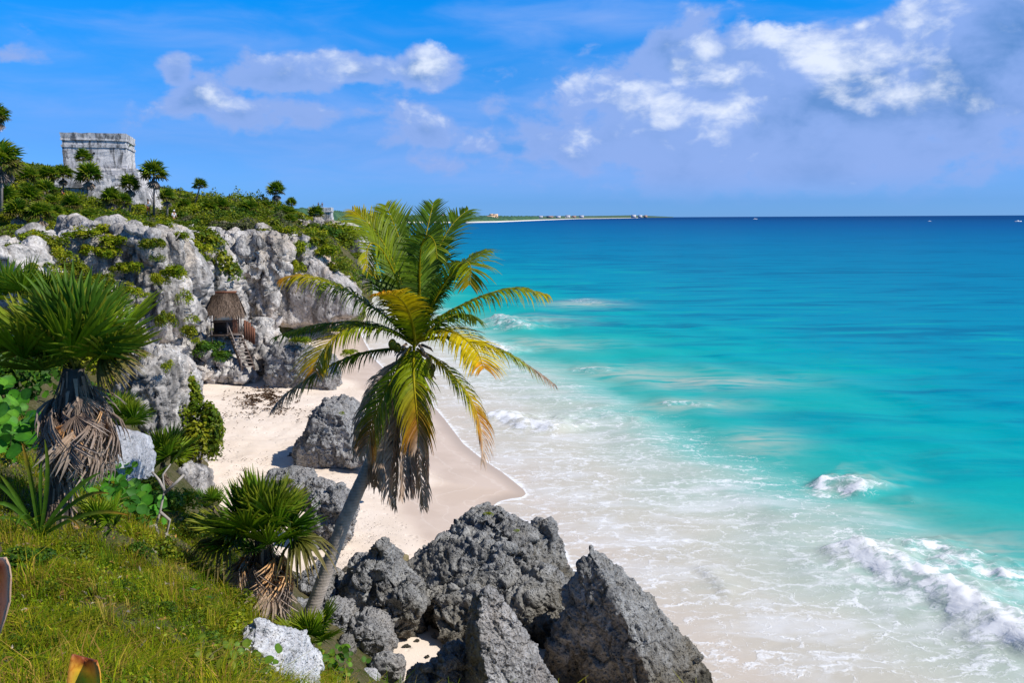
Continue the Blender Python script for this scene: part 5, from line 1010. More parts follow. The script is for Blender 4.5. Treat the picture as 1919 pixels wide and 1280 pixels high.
# coir, spathes and nuts at the heart of the crown
mb = MB()
for k in range(26):
    a = random.uniform(0, 6.28); c_ = CR - pb; d = Vector((math.cos(a), math.sin(a), 0)); q = c_ + d * .14 + Vector((0, 0, random.uniform(-.35, .12))); e = q + d * random.uniform(.1, .3) + Vector((0, 0, random.uniform(-.5, -.1)))
    mb.tube([q, (q + e) / 2 + d * .06, e], [.03, .024, .006], BRN * random.uniform(.6, 1.2), 5)
mb.build('coir', M_DRY, palm)
for (x, y, dy) in [(800, 682, -.25), (809, 690, -.1), (806, 700, -.22), (735, 645, -.3), (744, 652, -.15)]:
    c_ = P(x, y, PY + dy) - pb; bm = bmesh.new(); bmesh.ops.create_uvsphere(bm, u_segments=14, v_segments=10, radius=.075)
    for v in bm.verts:
        v.co.z *= 1.25; v.co *= 1 + .06 * math.cos(3 * math.atan2(v.co.y, v.co.x))
    me = bpy.data.meshes.new('coconut'); bm.to_mesh(me); bm.free(); a_ = me.color_attributes.new('Col', 'FLOAT_COLOR', 'POINT'); a_.data.foreach_set('color', np.tile([.22, .22, .02, 1], len(me.vertices)).astype(np.float32))
    me.polygons.foreach_set('use_smooth', np.ones(len(me.polygons), dtype=bool)); n_ = link('coconut', me, M_LEAF, palm, c_)

# ================================================================ the overgrown cliff top
def platP(px, py, Y): p = P(px, py, Y); return p
def far_palm_meshes(i):
    rg = np.random.default_rng(700 + i); mb = MB(); n = 26
    for k in range(n):
        f = (k + .5) / n; el = 1.4 - 1.75 * f; a = k * 2.39996 + rg.normal(0, .2); c, tp = FAN_G[(k + i) % 4] if f < .8 else ((.12, .12, .02), (.22, .18, .06))
        M = frame((0, 0, 0), sph(a, el), (0, 0, 1), rg.normal(0, .4)) @ Matrix.Scale(rg.uniform(.5, .62), 4); fan_blade(mb, 1.0, 13, 4.4, np.array(c) * .9, tp, .25, .15, .4, .17, rg, M=M, petiole=.75, sag=.15)
    cm = mb.mesh('crown'); mb = MB()
    for k in range(14):
        a = k * 2.4; c, tp = FAN_D[k % 3]; M = frame((0, 0, -.1), sph(a, rg.uniform(-1.45, -1.0)), (math.cos(a), math.sin(a), .1), rg.normal(0, .3)) @ Matrix.Scale(rg.uniform(.4, .55), 4); fan_blade(mb, 1.0, 8, 2.0, np.array(c) * .7, tp, .2, 0, .6, .16, rg, M=M, petiole=.6)
    dm = mb.mesh('dead_skirt'); return cm, dm
FPM = [far_palm_meshes(i) for i in range(4)]
_tk = {}
def far_palm(label, cx, cy, by, Y, Rr, group=None, bx=None, skirt=True, i=None):
    top = P(cx, cy, Y); base = P(bx if bx is not None else cx, by, Y); o = empty('thatch_palm', base, label=label, cat='palm', group=group); i = random.randrange(4) if i is None else i
    mb = MB(); tv = top - base; mb.tube([(0, 0, -.3), tv * .5 + Vector((.05, 0, 0)), tv], [.13, .10, .09], (.28, .25, .22), 7); mb.build('trunk', M_DRY, o)
    c = link('crown', FPM[i][0], M_LEAF, o, tv); c.scale = (Rr,) * 3; c.rotation_euler.z = random.uniform(0, 6.28)
    if skirt: d = link('dead_skirt', FPM[i][1], M_DRY, o, tv); d.scale = (Rr,) * 3; d.rotation_euler.z = random.uniform(0, 6.28)
    return o
for a in [('lone thatch palm leaning against the sky above the headland scrub', 375, 348, 376, 121, 1.25, None, 366, False), ('thatch palm with a tall drooping crown on the skyline above the headland', 517, 358, 384, 124, 1.6), ('small dark thatch palm at the seaward end of the headland skyline', 546, 381, 402, 126, 1.0),
          ('thatch palm standing in front of the temple wall, its crown against the stone', 156, 296, 335, 104, 1.25, None, None, False), ('tall thatch palm with a pale trunk in front of the temple base', 166, 330, 398, 96, 1.75, None, 160), ('large dark thatch palm at the right corner of the temple base', 288, 327, 398, 97, 1.85), ('thatch palm just left of the large dark one below the temple steps', 243, 347, 402, 97, 1.45),
          ('short thatch palm at the right end of the temple palms, beside the white shirted person', 313, 370, 404, 96, 1.15), ('thatch palm with a thin trunk cut off by the left edge, high against the sky', -9, 218, 330, 70, 1.35), ('big thatch palm at the left edge below the skyline', 2, 303, 400, 70, 2.0), ('thatch palm in the row left of the temple, nearest to it', 118, 328, 372, 97, 1.35), ('thatch palm in the row left of the temple, second from it', 90, 330, 372, 94, 1.35),
          ('thatch palm in the row left of the temple, third from it', 52, 333, 375, 92, 1.35), ('yellowish low thatch palm under the row left of the temple', 84, 357, 380, 88, 1.3), ('low thatch palm in the middle of the slope below the temple', 208, 372, 402, 92, 1.4), ('low thatch palm right of the middle on the slope below the temple', 232, 378, 404, 93, 1.1), ('thatch palm with a brown skirt above the left ledges', 33, 398, 432, 68, 1.25),
          ('thatch palm above the middle of the white ledges', 76, 402, 436, 68, 1.2), ('thatch palm at the left edge of the slope above the ledges', 4, 376, 420, 72, 1.6), ('bushy low thatch palm on the left slope', 55, 372, 408, 76, 1.4), ('low yellow green thatch palm beside the red clothed person', 135, 385, 410, 84, 1.2), ('thatch palm partly hiding the small ruin on the point', 592, 401, 416, 142, 1.7, None, None, False),
          ('low thatch palm in the scrub of the headland below the lone skyline palm', 405, 385, 402, 118, 1.2), ('low thatch palm in the scrub in the middle of the headland', 470, 392, 410, 112, 1.3), ('low thatch palm near the seaward end of the headland scrub', 540, 402, 420, 108, 1.3), ('low thatch palm on the headland brow above the hut', 440, 410, 426, 104, 1.1)]: far_palm(*a)
random.seed(17); k = 0
while k < 44:
    x = random.uniform(-5, 325); f = random.random(); tp_y = np.interp(x, [0, 110, 200, 330], [335, 350, 385, 402]); py = tp_y + f * (428 - tp_y); Y = np.interp(py, [340, 430], [99, 66]); p = P(x, py, Y); zz_, s_ = plateau(p.x, p.y)
    if s_[0] < 2: continue
    Rr = random.uniform(.55, 1.0) * (.8 + .4 * (Y - 60) / 40); o = empty('thatch_palm', (p.x, p.y, zz_[0]), label='low stemless thatch palm in the scrub on the slope under the temple', cat='palm', group='low thatch palms on the temple slope'); c = link('crown', FPM[k % 4][0], M_LEAF, o, (0, 0, .55)); c.scale = (Rr,) * 3; c.rotation_euler.z = random.uniform(0, 6.28)
    d = link('dead_skirt', FPM[k % 4][1], M_DRY, o, (0, 0, .55)); d.scale = (Rr,) * 3; k += 1
for k in range(16):
    x = random.uniform(345, 570); py = random.uniform(392, 425); Y = np.interp(py, [385, 430], [120, 100]); p = P(x, py, Y); zz_, s_ = plateau(p.x, p.y); Rr = random.uniform(.8, 1.3); o = empty('thatch_palm', (p.x, p.y, zz_[0]), label='low stemless thatch palm in the scrub of the headland', cat='palm', group='low thatch palms on the headland'); c = link('crown', FPM[k % 4][0], M_LEAF, o, (0, 0, 1.3)); c.scale = (Rr,) * 3; c.rotation_euler.z = random.uniform(0, 6.28)
    d = link('dead_skirt', FPM[k % 4][1], M_DRY, o, (0, 0, 1.2)); d.scale = (Rr,) * 3
# scrub: one leafy cover over the plateau
rg = np.random.default_rng(77); N = 330000
Yc = 52 + 120 * rg.random(N) ** 1.25; Xc = -Yc * (.13 + .52 * rg.random(N)); Zg, S_ = plateau(Xc, Yc); pn = np.stack([Xc, Yc, 0 * Xc], 1)
lumps = np.clip(1.15 - worley(pn * .42 + 3), 0, 1); lump2 = np.clip(1.1 - worley(pn * .95 + 13), 0, 1); can = (.06 + .75 * lumps ** 2 + .45 * lump2 ** 2) * (1 + .5 * fbm(pn * .06, 2)) * sstep(Yc, 48, 85)
can = can * (.55 + .6 * sstep(S_, 0, 3.5)); head = sstep(Xc / Yc, -.40, -.34) * sstep(Yc, 84, 96); can *= 1 + .7 * head; can *= 1 - .75 * sstep(Xc / Yc, -.262, -.245) * sstep(Yc, 96, 105)
keep = (S_ > -1.2 + 1.2 * perlin(pn * .3)) & ((fbm(pn * .22 + 50, 3) > -.42) | (S_ > 3)); 
z = Zg + can * rg.uniform(.35, 1.05, N) ** .6
Xc, Yc, z, pn, lumps, lump2, head = Xc[keep], Yc[keep], z[keep], pn[keep], lumps[keep], lump2[keep], head[keep]; N = len(Xc)
pal = np.array([(.07, .14, .010), (.14, .20, .008), (.22, .27, .008), (.30, .32, .012), (.16, .16, .075), (.09, .17, .015)])
# one kind of bush per lobe
def cellid(p):
    p = np.asarray(p, float); i = np.floor(p).astype(int); best = np.full(len(p), 9.0); idn = np.zeros(len(p), int)
    for dx in (-1, 0, 1):
        for dy in (-1, 0, 1):
            for dz in (-1, 0, 1):
                c = i + np.array([dx, dy, dz]); h = _perm[_perm[_perm[c[:, 0] & 255] + (c[:, 1] & 255)] + (c[:, 2] & 255)]; d = ((p - (c + .5 + _g[h] * .45)) ** 2).sum(1); m = d < best; best[m] = d[m]; idn[m] = h[m]
    return idn
cid = cellid(pn * .42 + 3); kind = np.array([0, 1, 2, 3, 2, 1, 5, 4, 1, 2, 3, 0])[cid % 12]; mixk = rg.random(N) < .25; kind[mixk] = rg.integers(0, 6, mixk.sum())
C = pal[kind] * rg.uniform(.7, 1.25, (N, 1)); size = (.07 + .0011 * (Yc - 50)) * rg.uniform(.7, 1.4, N)
nr = rg.normal(size=(N, 3)) * .75 + np.array([.1, -.1, .7])
V, Fq, C4 = leaf_quads(np.stack([Xc, Yc, z], 1), nr, size, C, rg, .55); tag(link('scrub', mesh_np('scrub', V, Fq, C4), M_LEAF), 'low evergreen scrub covering the cliff top around the ruins', 'scrub', kind='stuff')
# shrubs that stand out: on ledges and hanging down the rock faces
for (px, py, Y, r, rz, kind, lab) in [
 (400, 500, 73, 2.0, 2.3, 'olive', 'large olive shrub spilling down the gap between the fluted buttress and the headland wall'), (385, 455, 74, 1.7, 1.6, 'olive', 'olive shrub at the top of the gap beside the buttress'), (425, 520, 75, 1.3, 1.5, 'olive', 'olive shrub at the lower right of the gap above the hut'), (372, 470, 70, 1.0, 1.4, 'lime', 'lime shrub on the right shoulder of the buttress'), (378, 560, 66, .8, .8, 'lime', 'lime shrub on the rock left of the hut roof'), (392, 572, 66.5, .7, .6, 'deep', 'deep green shrub beside the thatch roof'),
 (322, 515, 56.5, .75, .65, 'lime', 'bright lime shrub growing on the front of the fluted buttress'), (300, 525, 56.3, .5, .5, 'lime', 'small lime shrub left of the bright one on the buttress'), (290, 485, 57, .45, .4, 'olive', 'small olive shrub high on the buttress'), (248, 505, 56.5, .5, .5, 'lime', 'small lime shrub in the cleft left of the buttress'), (258, 585, 54.5, .45, .6, 'lime', 'lime shrub on the grey overhang above the big palm'), (225, 505, 57, .6, .5, 'olive', 'olive shrub in the cleft among the ledges'),
 (170, 470, 57.5, .5, .5, 'lime', 'lime shrub between two of the white ledges'), (118, 480, 55, .6, .7, 'lime', 'lime shrub hanging at the left white ledge'), (205, 475, 57.5, .6, .6, 'lime', 'lime shrub below the ledge nearest the buttress'), (60, 450, 57, .9, .7, 'lime', 'lime shrub on top of the far left ledge'), (190, 432, 60, .8, .5, 'lime', 'low lime shrub above the middle ledge'), (240, 425, 62, 1.0, .6, 'lime', 'low lime shrub on the brow above the ledges'),
 (300, 425, 63, 1.0, .6, 'lime', 'low lime shrub on the brow of the buttress'), (30, 470, 54, .6, .5, 'olive', 'olive shrub on the far left ledge'), (318, 690, 35.3, .35, .5, 'lime', 'lime shrub clinging to the top of the rock pillar'), (270, 668, 35.5, .3, .3, 'lime', 'small lime shrub on the left shoulder of the rock pillar'), (355, 625, 58, .5, .6, 'olive', 'olive tuft under the overhang of the buttress'), (360, 600, 59, .4, .4, 'lime', 'lime tuft under the overhang near the hut'),
 (392, 655, 61, .9, .7, 'deep', 'dark green creeping plant on the rocks left of the stairs'), (418, 668, 60.7, .8, .45, 'deep', 'dark green creeping plant nearer to the stairs'), (405, 618, 64, .45, .35, 'lime', 'lime tuft in front of the hut platform'), (370, 640, 60, .4, .3, 'lime', 'lime tuft on the rock above the sand'), (560, 470, 84.5, 1.2, 1.3, 'lime', 'lime creeper at the top of the headland face'), (555, 500, 84.3, .9, 1.3, 'lime', 'lime creeper hanging halfway down the headland face'),
 (548, 525, 84.3, .6, .8, 'lime', 'lower end of the lime creeper on the headland face'), (612, 475, 87, 1.3, 1.2, 'lime', 'lime shrub on the sloping edge of the headland'), (635, 500, 88, 1.2, 1.0, 'olive', 'olive shrub lower on the sloping edge of the headland'), (652, 522, 89, .9, .8, 'lime', 'lime shrub at the outer end of the sloping edge'), (590, 452, 88, 1.5, 1.2, 'olive', 'olive shrub at the top of the sloping edge'), (640, 455, 114, 2.2, 1.8, 'olive', 'olive shrub on the second cliff'),
 (665, 440, 116, 1.6, 1.3, 'lime', 'lime shrub at the seaward top of the second cliff'), (615, 440, 113, 2.0, 1.8, 'deep', 'deep green shrub on the shoulder of the second cliff'), (660, 480, 116, 1.3, 1.1, 'olive', 'olive shrub halfway down the second cliff'), (655, 662, 60.4, .5, .3, 'lime', 'lime tuft hidden behind the fronds on the dark boulder'), (560, 640, 60, .7, .35, 'lime', 'lime tuft on top of the dark boulder at the back of the beach'), (470, 425, 88, 1.5, 1.0, 'grey', 'grey twiggy shrub on the headland brow'), (500, 432, 88, 1.3, .9, 'olive', 'olive shrub on the headland brow right of the grey one'),
 (430, 430, 90, 1.8, 1.2, 'grey', 'grey shrub on the brow above the gap'), (75, 500, 53, .8, .6, 'lime', 'lime shrub low in the far left rock face'), (140, 505, 56, .7, .7, 'olive', 'olive shrub in the gap between the two left ledges'), (155, 440, 57.5, .9, .5, 'lime', 'lime shrub lying over the top of the second ledge'), (100, 455, 56, .8, .6, 'olive', 'olive shrub on the step of the left ledges'), (20, 505, 52, .7, .5, 'lime', 'lime shrub at the left edge under the far left ledge'), (215, 455, 58, .8, .6, 'lime', 'lime shrub on the shoulder between the middle ledge and the buttress'), (185, 530, 55.5, .9, .8, 'olive', 'olive shrub at the foot of the middle ledge'), (240, 545, 55.5, .6, .5, 'lime', 'lime shrub over the dark hollow beside the buttress'), (335, 445, 60, .6, .4, 'lime', 'lime shrub on the right end of the buttress brow'), (270, 425, 60, .7, .4, 'olive', 'olive shrub on the middle of the buttress brow'), (265, 555, 54.6, .45, .4, 'lime', 'lime tuft above the grey overhang'), (290, 460, 57, .7, .5, 'olive', 'olive shrub on the upper ledge of the buttress'), (345, 560, 57.5, .45, .7, 'lime', 'lime tuft hanging on the right flank of the buttress'), (310, 600, 55, .5, .7, 'olive', 'olive tuft hanging over the hollow in the lower buttress'), (50, 530, 51, 1.0, .9, 'olive', 'olive shrub at the foot of the far left ledge'), (110, 535, 53, .9, .8, 'lime', 'lime shrub at the foot of the step between the left ledges'), (608, 428, 116, 2.4, 1.6, 'olive', 'olive shrub over the rocks below the small ruin'), (638, 430, 117, 2.0, 1.5, 'lime', 'lime shrub over the rocks right of the small ruin'), (535, 435, 89, 1.3, .9, 'lime', 'lime shrub on the headland brow'), (915, 965, 24.8, .16, .12, 'lime', 'tiny lime tuft on top of the broad dark sea rock'), (968, 995, 24.6, .1, .08, 'lime', 'tiny lime sprig right of the tuft on the sea rock'), (640, 775, 39.2, .14, .14, 'lime', 'tiny lime sprig on the beach boulder'), (535, 905, 33.2, .35, .25, 'olive', 'olive tuft on the low flat pale rock')]:
    if 50 < Y < 63: r *= 1.3; rz *= 1.35
    p = P(px, py, Y - .9 if Y > 50 else Y); p.z -= rz * .45; shrub(kind, p, r, rz, lab, n=1500 if r > .6 else 500)
# scrub bushes on the skyline and slopes of the headland, look-alikes
random.seed(5)
for (px, py, Y) in [(x, np.interp(x, [330, 400, 450, 500, 560, 585], [388, 376, 370, 376, 384, 402]) + random.uniform(-2, 14), random.uniform(116, 126)) for x in range(338, 552, 9)]:
    p = P(px, py, Y); r = random.uniform(1.3, 2.3); p.z -= r * 1.25; shrub(random.choice(['olive', 'deep', 'olive', 'lime']), p, r, r * random.uniform(.8, 1.1), 'rounded evergreen shrub in the dense scrub of the headland skyline', 'shrubs of the headland skyline')
for k in range(46):
    x = random.uniform(335, 600); f = random.random(); top = np.interp(x, [335, 400, 500, 600], [400, 390, 392, 415]); py = top + f * (445 - top); Y = 112 - 22 * f; p = P(x, py, Y); zz_, s_ = plateau(p.x, p.y); p.z = zz_[0]
    r = random.uniform(.9, 1.8); shrub(random.choice(['olive', 'lime', 'olive', 'grey', 'deep']), p, r, r * random.uniform(.7, 1.0), 'rounded shrub among the scrub on the headland slope', 'shrubs of the headland slope')
for k in range(46):
    x = random.uniform(-10, 330); f = random.random(); top = np.interp(x, [0, 150, 330], [345, 372, 398]); py = top + f * (430 - top); Y = np.interp(py, [340, 440], [100, 63]); p = P(x, py, Y); zz_, s_ = plateau(p.x, p.y); p.z = zz_[0] - .1
    r = random.uniform(.5, 1.2); shrub(random.choice(['olive', 'lime', 'lime', 'deep']), p, r, r * random.uniform(.6, .9), 'rounded shrub among the scrub on the slope under the temple', 'shrubs of the temple slope')
# ================================================================ masonry
t = new_mat('old_masonry'); g = t.n('ShaderNodeTexCoord').outputs['Object']; gs = t.v('MULTIPLY', g, (1, 1, .3))
st = t.noise(gs, 1.6, 6, .68, .4); md = t.noise(g, .9, 6, .65); f = t.noise(g, 6, 5, .7)
br = t.n('ShaderNodeTexBrick'); gx, gy, gz = t.sep(g); t.put(br.inputs['Vector'], t.comb(t.m('ADD', gx, gy), gz, 0)); br.inputs['Scale'].default_value = 2.2; br.inputs['Mortar Size'].default_value = .03; br.inputs['Color1'].default_value = (.9, .9, .9, 1); br.inputs['Color2'].default_value = (.65, .65, .65, 1); br.inputs['Mortar'].default_value = (.4, .4, .4, 1)
c = t.mix(t.smooth(md, .35, .65), (.60, .57, .55), (.74, .71, .69)); c = t.mix(t.smooth(st, .47, .62), c, (.17, .165, .16)); c = t.mix(.45, c, t.mix(1.0, c, br.outputs[0], 'MULTIPLY')); c = t.mix(t.m('MULTIPLY', t.smooth(f, .55, .72), .6), c, (.12, .115, .11))
finish(t, principled(t, c, .95, .1, t.bump(t.m('ADD', st, t.m('MULTIPLY', f, .6)), .8, .12))); M_MAS = t.mat
def solid(name, rows, mat, parent, sub=5, amp=.05, seed=0, loc=None):
    """lofted box: rows of (x0,x1,y0,y1,z), edges eaten by weather"""
    bm = bmesh.new(); loops = []
    for (x0, x1, y0, y1, z) in rows: loops.append([bm.verts.new(p) for p in ((x0, y0, z), (x1, y0, z), (x1, y1, z), (x0, y1, z))])
    bm.faces.new(loops[0][::-1]); bm.faces.new(loops[-1])
    for a, b in zip(loops[:-1], loops[1:]):
        for k in range(4): bm.faces.new((a[k], a[(k + 1) % 4], b[(k + 1) % 4], b[k]))
    bmesh.ops.subdivide_edges(bm, edges=[e for e in bm.edges if e.calc_length() > .7], cuts=sub, use_grid_fill=True)
    me = bpy.data.meshes.new(name); bm.to_mesh(me); bm.free(); V = np.empty(len(me.vertices) * 3, np.float32); me.vertices.foreach_get('co', V); V = V.reshape(-1, 3).astype(float)
    V += amp * np.stack([fbm(V * 1.7 + seed + 10 * k, 3) for k in range(3)], 1); me.vertices.foreach_set('co', V.ravel().astype(np.float32)); me.update()
    return link(name, me, mat, parent, loc)
YT = 110.0; u = PXM(YT); rot = R(15)
tc = P(181, 342, YT); castle = empty('stone_temple', tc, rot, label='square grey stone temple with two ledges round its top on the hilltop', cat='temple')
def z_of(py): return P(181, py, YT).z - tc.z
hw = 3.55; dp = 7.5
solid('wall', [(-hw + .1, hw - .1, .1, dp, z_of(322)), (-hw, hw, 0, dp, z_of(310)), (-hw - .02, hw + .02, -.02, dp, z_of(276))], M_MAS, castle, 7, .07, 1)
solid('cornice', [(-hw - .12, hw + .12, -.13, dp + .1, z_of(276) + .002), (-hw - .12, hw + .12, -.15, dp + .12, z_of(271))], M_MAS, castle, 7, .05, 2)
solid('frieze', [(-hw - .0, hw + .0, 0, dp, z_of(271) + .002), (-hw, hw, 0, dp, z_of(263))], M_MAS, castle, 7, .05, 3)
solid('cornice', [(-hw - .14, hw + .14, -.15, dp + .1, z_of(263) + .002), (-hw - .12, hw + .12, -.12, dp + .2, z_of(259))], M_MAS, castle, 7, .05, 4)
solid('parapet', [(-hw - .08, hw + .08, -.08, dp + .08, z_of(259) + .002), (-hw - .16, hw + .16, -.16, dp + .1, z_of(249))], M_MAS, castle, 8, .07, 5)
M_HOLE = plain_mat('dark_opening', (.01, .01, .01), 1, .05)
bmv = bmesh.new(); bmesh.ops.create_cone(bmv, cap_ends=True, segments=12, radius1=.12, radius2=.12, depth=.3); bmesh.ops.rotate(bmv, verts=bmv.verts, matrix=Matrix.Rotation(R(90), 3, 'X')); me = bpy.data.meshes.new('vent'); bmv.to_mesh(me); bmv.free(); link('vent_hole', me, M_HOLE, castle, (-.05, -.02, z_of(287)))
solid('platform', [(-hw - 1.0, hw + 1.6, -1.4, dp + 1, z_of(352)), (-hw - .7, hw + 1.25, -1.1, dp + .8, z_of(316))], M_MAS, castle, 7, .14, 6)
solid('platform', [(-hw + 3.0, hw + .6, -3.2, -1.32, z_of(372)), (-hw + 3.2, hw + .3, -3.0, -1.34, z_of(330))], M_MAS, castle, 6, .16, 7)
solid('stair_wall', [(hw - 1.2, hw + 3.6, -4.6, -3.22, z_of(410)), (hw - .9, hw + 2.6, -4.4, -3.24, z_of(352))], M_MAS, castle, 6, .2, 8)
solid('base', [(-hw - 1.5, hw + 3.2, -1.2, dp + 1, z_of(400)), (-hw - 1.2, hw + 2.6, -1.0, dp + .9, z_of(352) + .01)], M_MAS, castle, 6, .2, 9)
p = P(245, 276, YT - .5); shrub('deep', p, .28, .35, 'small green tuft growing out of the temple cornice', n=300)
p = P(236, 330, YT - 1.5)
# the small ruin out on the point
YR = 152.0; rc = P(600, 418, YR); ruin = empty('stone_ruin', rc, R(6), label='small square stone ruin on the point above the second cliff', cat='ruin')
def zr(py): return P(600, py, YR).z - rc.z
solid('wall', [(-1.9, 1.9, 0, 4, zr(424)), (-1.86, 1.86, .04, 4, zr(397))], M_MAS, ruin, 6, .08, 11)
solid('cornice', [(-2.0, 2.0, -.12, 4.1, zr(397) + .002), (-1.98, 1.98, -.1, 4.1, zr(395))], M_MAS, ruin, 6, .05, 12)
solid('parapet', [(-1.9, 1.9, 0, 4, zr(395) + .002), (-1.95, 1.95, -.04, 4, zr(389))], M_MAS, ruin, 6, .1, 13)
solid('platform', [(1.95, 3.9, .4, 3.8, zr(424)), (1.95, 3.8, .5, 3.8, zr(415))], M_MAS, ruin, 5, .1, 14)

# ================================================================ thatched hut and stairs
M_WOOD = plain_mat('red_wood', (.20, .085, .05), .8, .2, .35, 5, (3, 3, .6)); M_WOOD2 = plain_mat('dark_wood', (.10, .07, .055), .85, .2, .35, 5, (3, 3, .6)); M_WOODG = plain_mat('grey_wood', (.24, .20, .18), .9, .15, .3, 5, (3, 3, .5)); M_CLOTH = plain_mat('white_cloth', (.80, .80, .80), .9, .1, .05, 4)
YH = 61.6; hc = P(425, 622, YH); hut = empty('thatched_hut', hc, R(12), label='small open hut with a brown thatched roof under the cliff', cat='hut'); hut.scale = (.76, .76, 1); k_ = PXM(YH)
def zh(py): return P(425, py, YH).z - hc.z
def bar(name, a, b, w, mat, parent, w2=None):
    mb = MB(); a = Vector(a); b = Vector(b); d = (b - a); L = d.length; M = frame(a, d, (0, 0, 1) if abs(d.normalized().z) < .95 else (0, 1, 0)); w2 = w2 or w; mb.box((0, L / 2, 0), (w, L, w2), (.5, .5, .5), M); return mb.build(name, mat, parent)
# roof of combed thatch
mb = MB(); rg = np.random.default_rng(61); ze, zr_ = zh(588), zh(549); ex, ey, rx = 1.55, 1.35, .98
def roofpt(side, f, h):
    if side == 0: a, b = (-ex, -ey), (ex, -ey); c_, d_ = (-rx, 0), (rx, 0)
    elif side == 1: a, b = (ex, -ey), (ex, ey); c_, d_ = (rx, 0), (rx, 0)
    elif side == 2: a, b = (ex, ey), (-ex, ey); c_, d_ = (rx, 0), (-rx, 0)
    else: a, b = (-ex, ey), (-ex, -ey); c_, d_ = (-rx, 0), (-rx, 0)
    lo = np.array(a) * (1 - f) + np.array(b) * f; hi = np.array(c_) * (1 - f) + np.array(d_) * f; p = lo * (1 - h) + hi * h; return Vector((p[0], p[1], ze + (zr_ - ze) * (h ** .9 if h > 0 else h)))
for side in range(4):
    V = [tuple(roofpt(side, f, h)) for h in np.linspace(0, 1, 8) for f in np.linspace(0, 1, 10)]; mb.add(V, grid_faces(10, 8), (.10, .07, .05))
    for k in range(900 if side % 2 == 0 else 650):
        f, h = rg.random(), rg.random() ** 1.1; p0 = roofpt(side, f, h); p1 = roofpt(side, f + rg.normal(0, .02), h - rg.uniform(.1, .22)); n_ = Vector((p0.x, p0.y * 1.2, 1.4)).normalized(); w = Vector((-n_.y, n_.x, 0)).normalized() * rg.uniform(.015, .03); p0 += n_ * .04; p1 += n_ * rg.uniform(.03, .10) + Vector((0, 0, -rg.uniform(0, .08)))
        cc = np.array([(.21, .15, .11), (.15, .105, .075), (.27, .195, .145), (.10, .07, .052)][rg.integers(4)]) * rg.uniform(.8, 1.2); mb.add([tuple(p0 - w), tuple(p0 + w), tuple(p1 + w * .7), tuple(p1 - w * .7)], [(0, 1, 2, 3)], cc)
roof = mb.build('roof', M_DRY, hut); bar('ridge_cap', (-rx - .06, 0, zr_ + .06), (rx + .06, 0, zr_ + .06), .16, M_WOOD, roof, .14)
for sx, mt in ((-1, M_WOODG), (1, M_WOOD2)):
    for sy in (-1, 1): bar('post', (sx * 1.2, sy * 1.05, zh(648)), (sx * 1.2, sy * 1.05, ze + .1), .10, mt, hut)
bar('beam', (-1.3, -1.05, ze + .06), (1.3, -1.05, ze + .06), .10, M_WOOD2, hut); bar('beam', (-1.3, 1.05, ze + .06), (1.3, 1.05, ze + .06), .10, M_WOOD2, hut)
mb = MB(); mb.box((0, 0, zh(626)), (2.7, 2.4, .10)); mb.build('deck', M_WOOD2, hut); bar('counter', (-1.2, -1.05, zh(600)), (1.0, -1.05, zh(600)), .10, M_WOOD2, hut)
mb = MB(); mb.box((-.1, 1.0, (zh(626) + zh(600)) / 2), (2.3, .06, zh(600) - zh(626) - .12)); mb.build('back_wall', M_WOOD2, hut)
mb = MB(); mb.box((-.15, -.45, zh(594)), (1.6, .5, .30)); o = mb.build('white_cloth', M_CLOTH, hut)
for i in range(3): bar('board', (.72 + i * .14, -1.12, zh(622)), (.72 + i * .14, -1.12, zh(583)), .11, M_WOOD, hut, .04)
YS = 60.6; sc0 = P(455, 706, YS); stairs = empty('wooden_stairs', sc0, 0, label='steep wooden stairs with a thin handrail leading from the sand to the hut', cat='stairs')
def sp(px, py, dy=0): return P(px, py, YS + dy) - sc0
a0, a1 = sp(470, 692, -1.2), sp(440, 624, .3); wv = Vector((.40, 0, 0))
a0 = sp(466, 690, -1.2)
for sx, nm in ((-1, 0), (1, 1)): bar('stringer', a0 + wv * sx - Vector((0, 0, .1)), a1 + wv * sx - Vector((0, 0, .1)), .08, M_WOOD2, stairs, .2)
for i in range(10): q = a0.lerp(a1, (i + .5) / 10); bar('tread', q - wv * 1.05, q + wv * 1.05, .26, M_WOODG, stairs, .05)
h = Vector((-.50, 0, .75)); bar('handrail', a0 + h, a1 + h, .06, M_WOODG, stairs); bar('rail_post', a0 + Vector((-.48, 0, -.2)), a0 + h, .07, M_WOODG, stairs); bar('rail_post', a1 + Vector((-.48, 0, -.2)), a1 + h, .07, M_WOODG, stairs)
fo = P(460, 640, 61.2); fence = empty('wooden_fence', fo, 0, label='red brown picket fence stepping down beside the hut', cat='fence')
pts = [(459, 600, 636), (463.5, 602, 638), (468, 605, 641), (472.5, 612, 643), (476, 615, 645)]
for (x, y0, y1) in pts: bar('picket', P(x, y1, 61.2) - fo, P(x, y0, 61.2) - fo, .15, M_WOOD, fence, .05)
bar('rail', P(456, 608, 61.3) - fo, P(478, 622, 61.3) - fo, .07, M_WOOD2, fence); bar('rail', P(456, 628, 61.3) - fo, P(478, 638, 61.3) - fo, .07, M_WOOD2, fence)

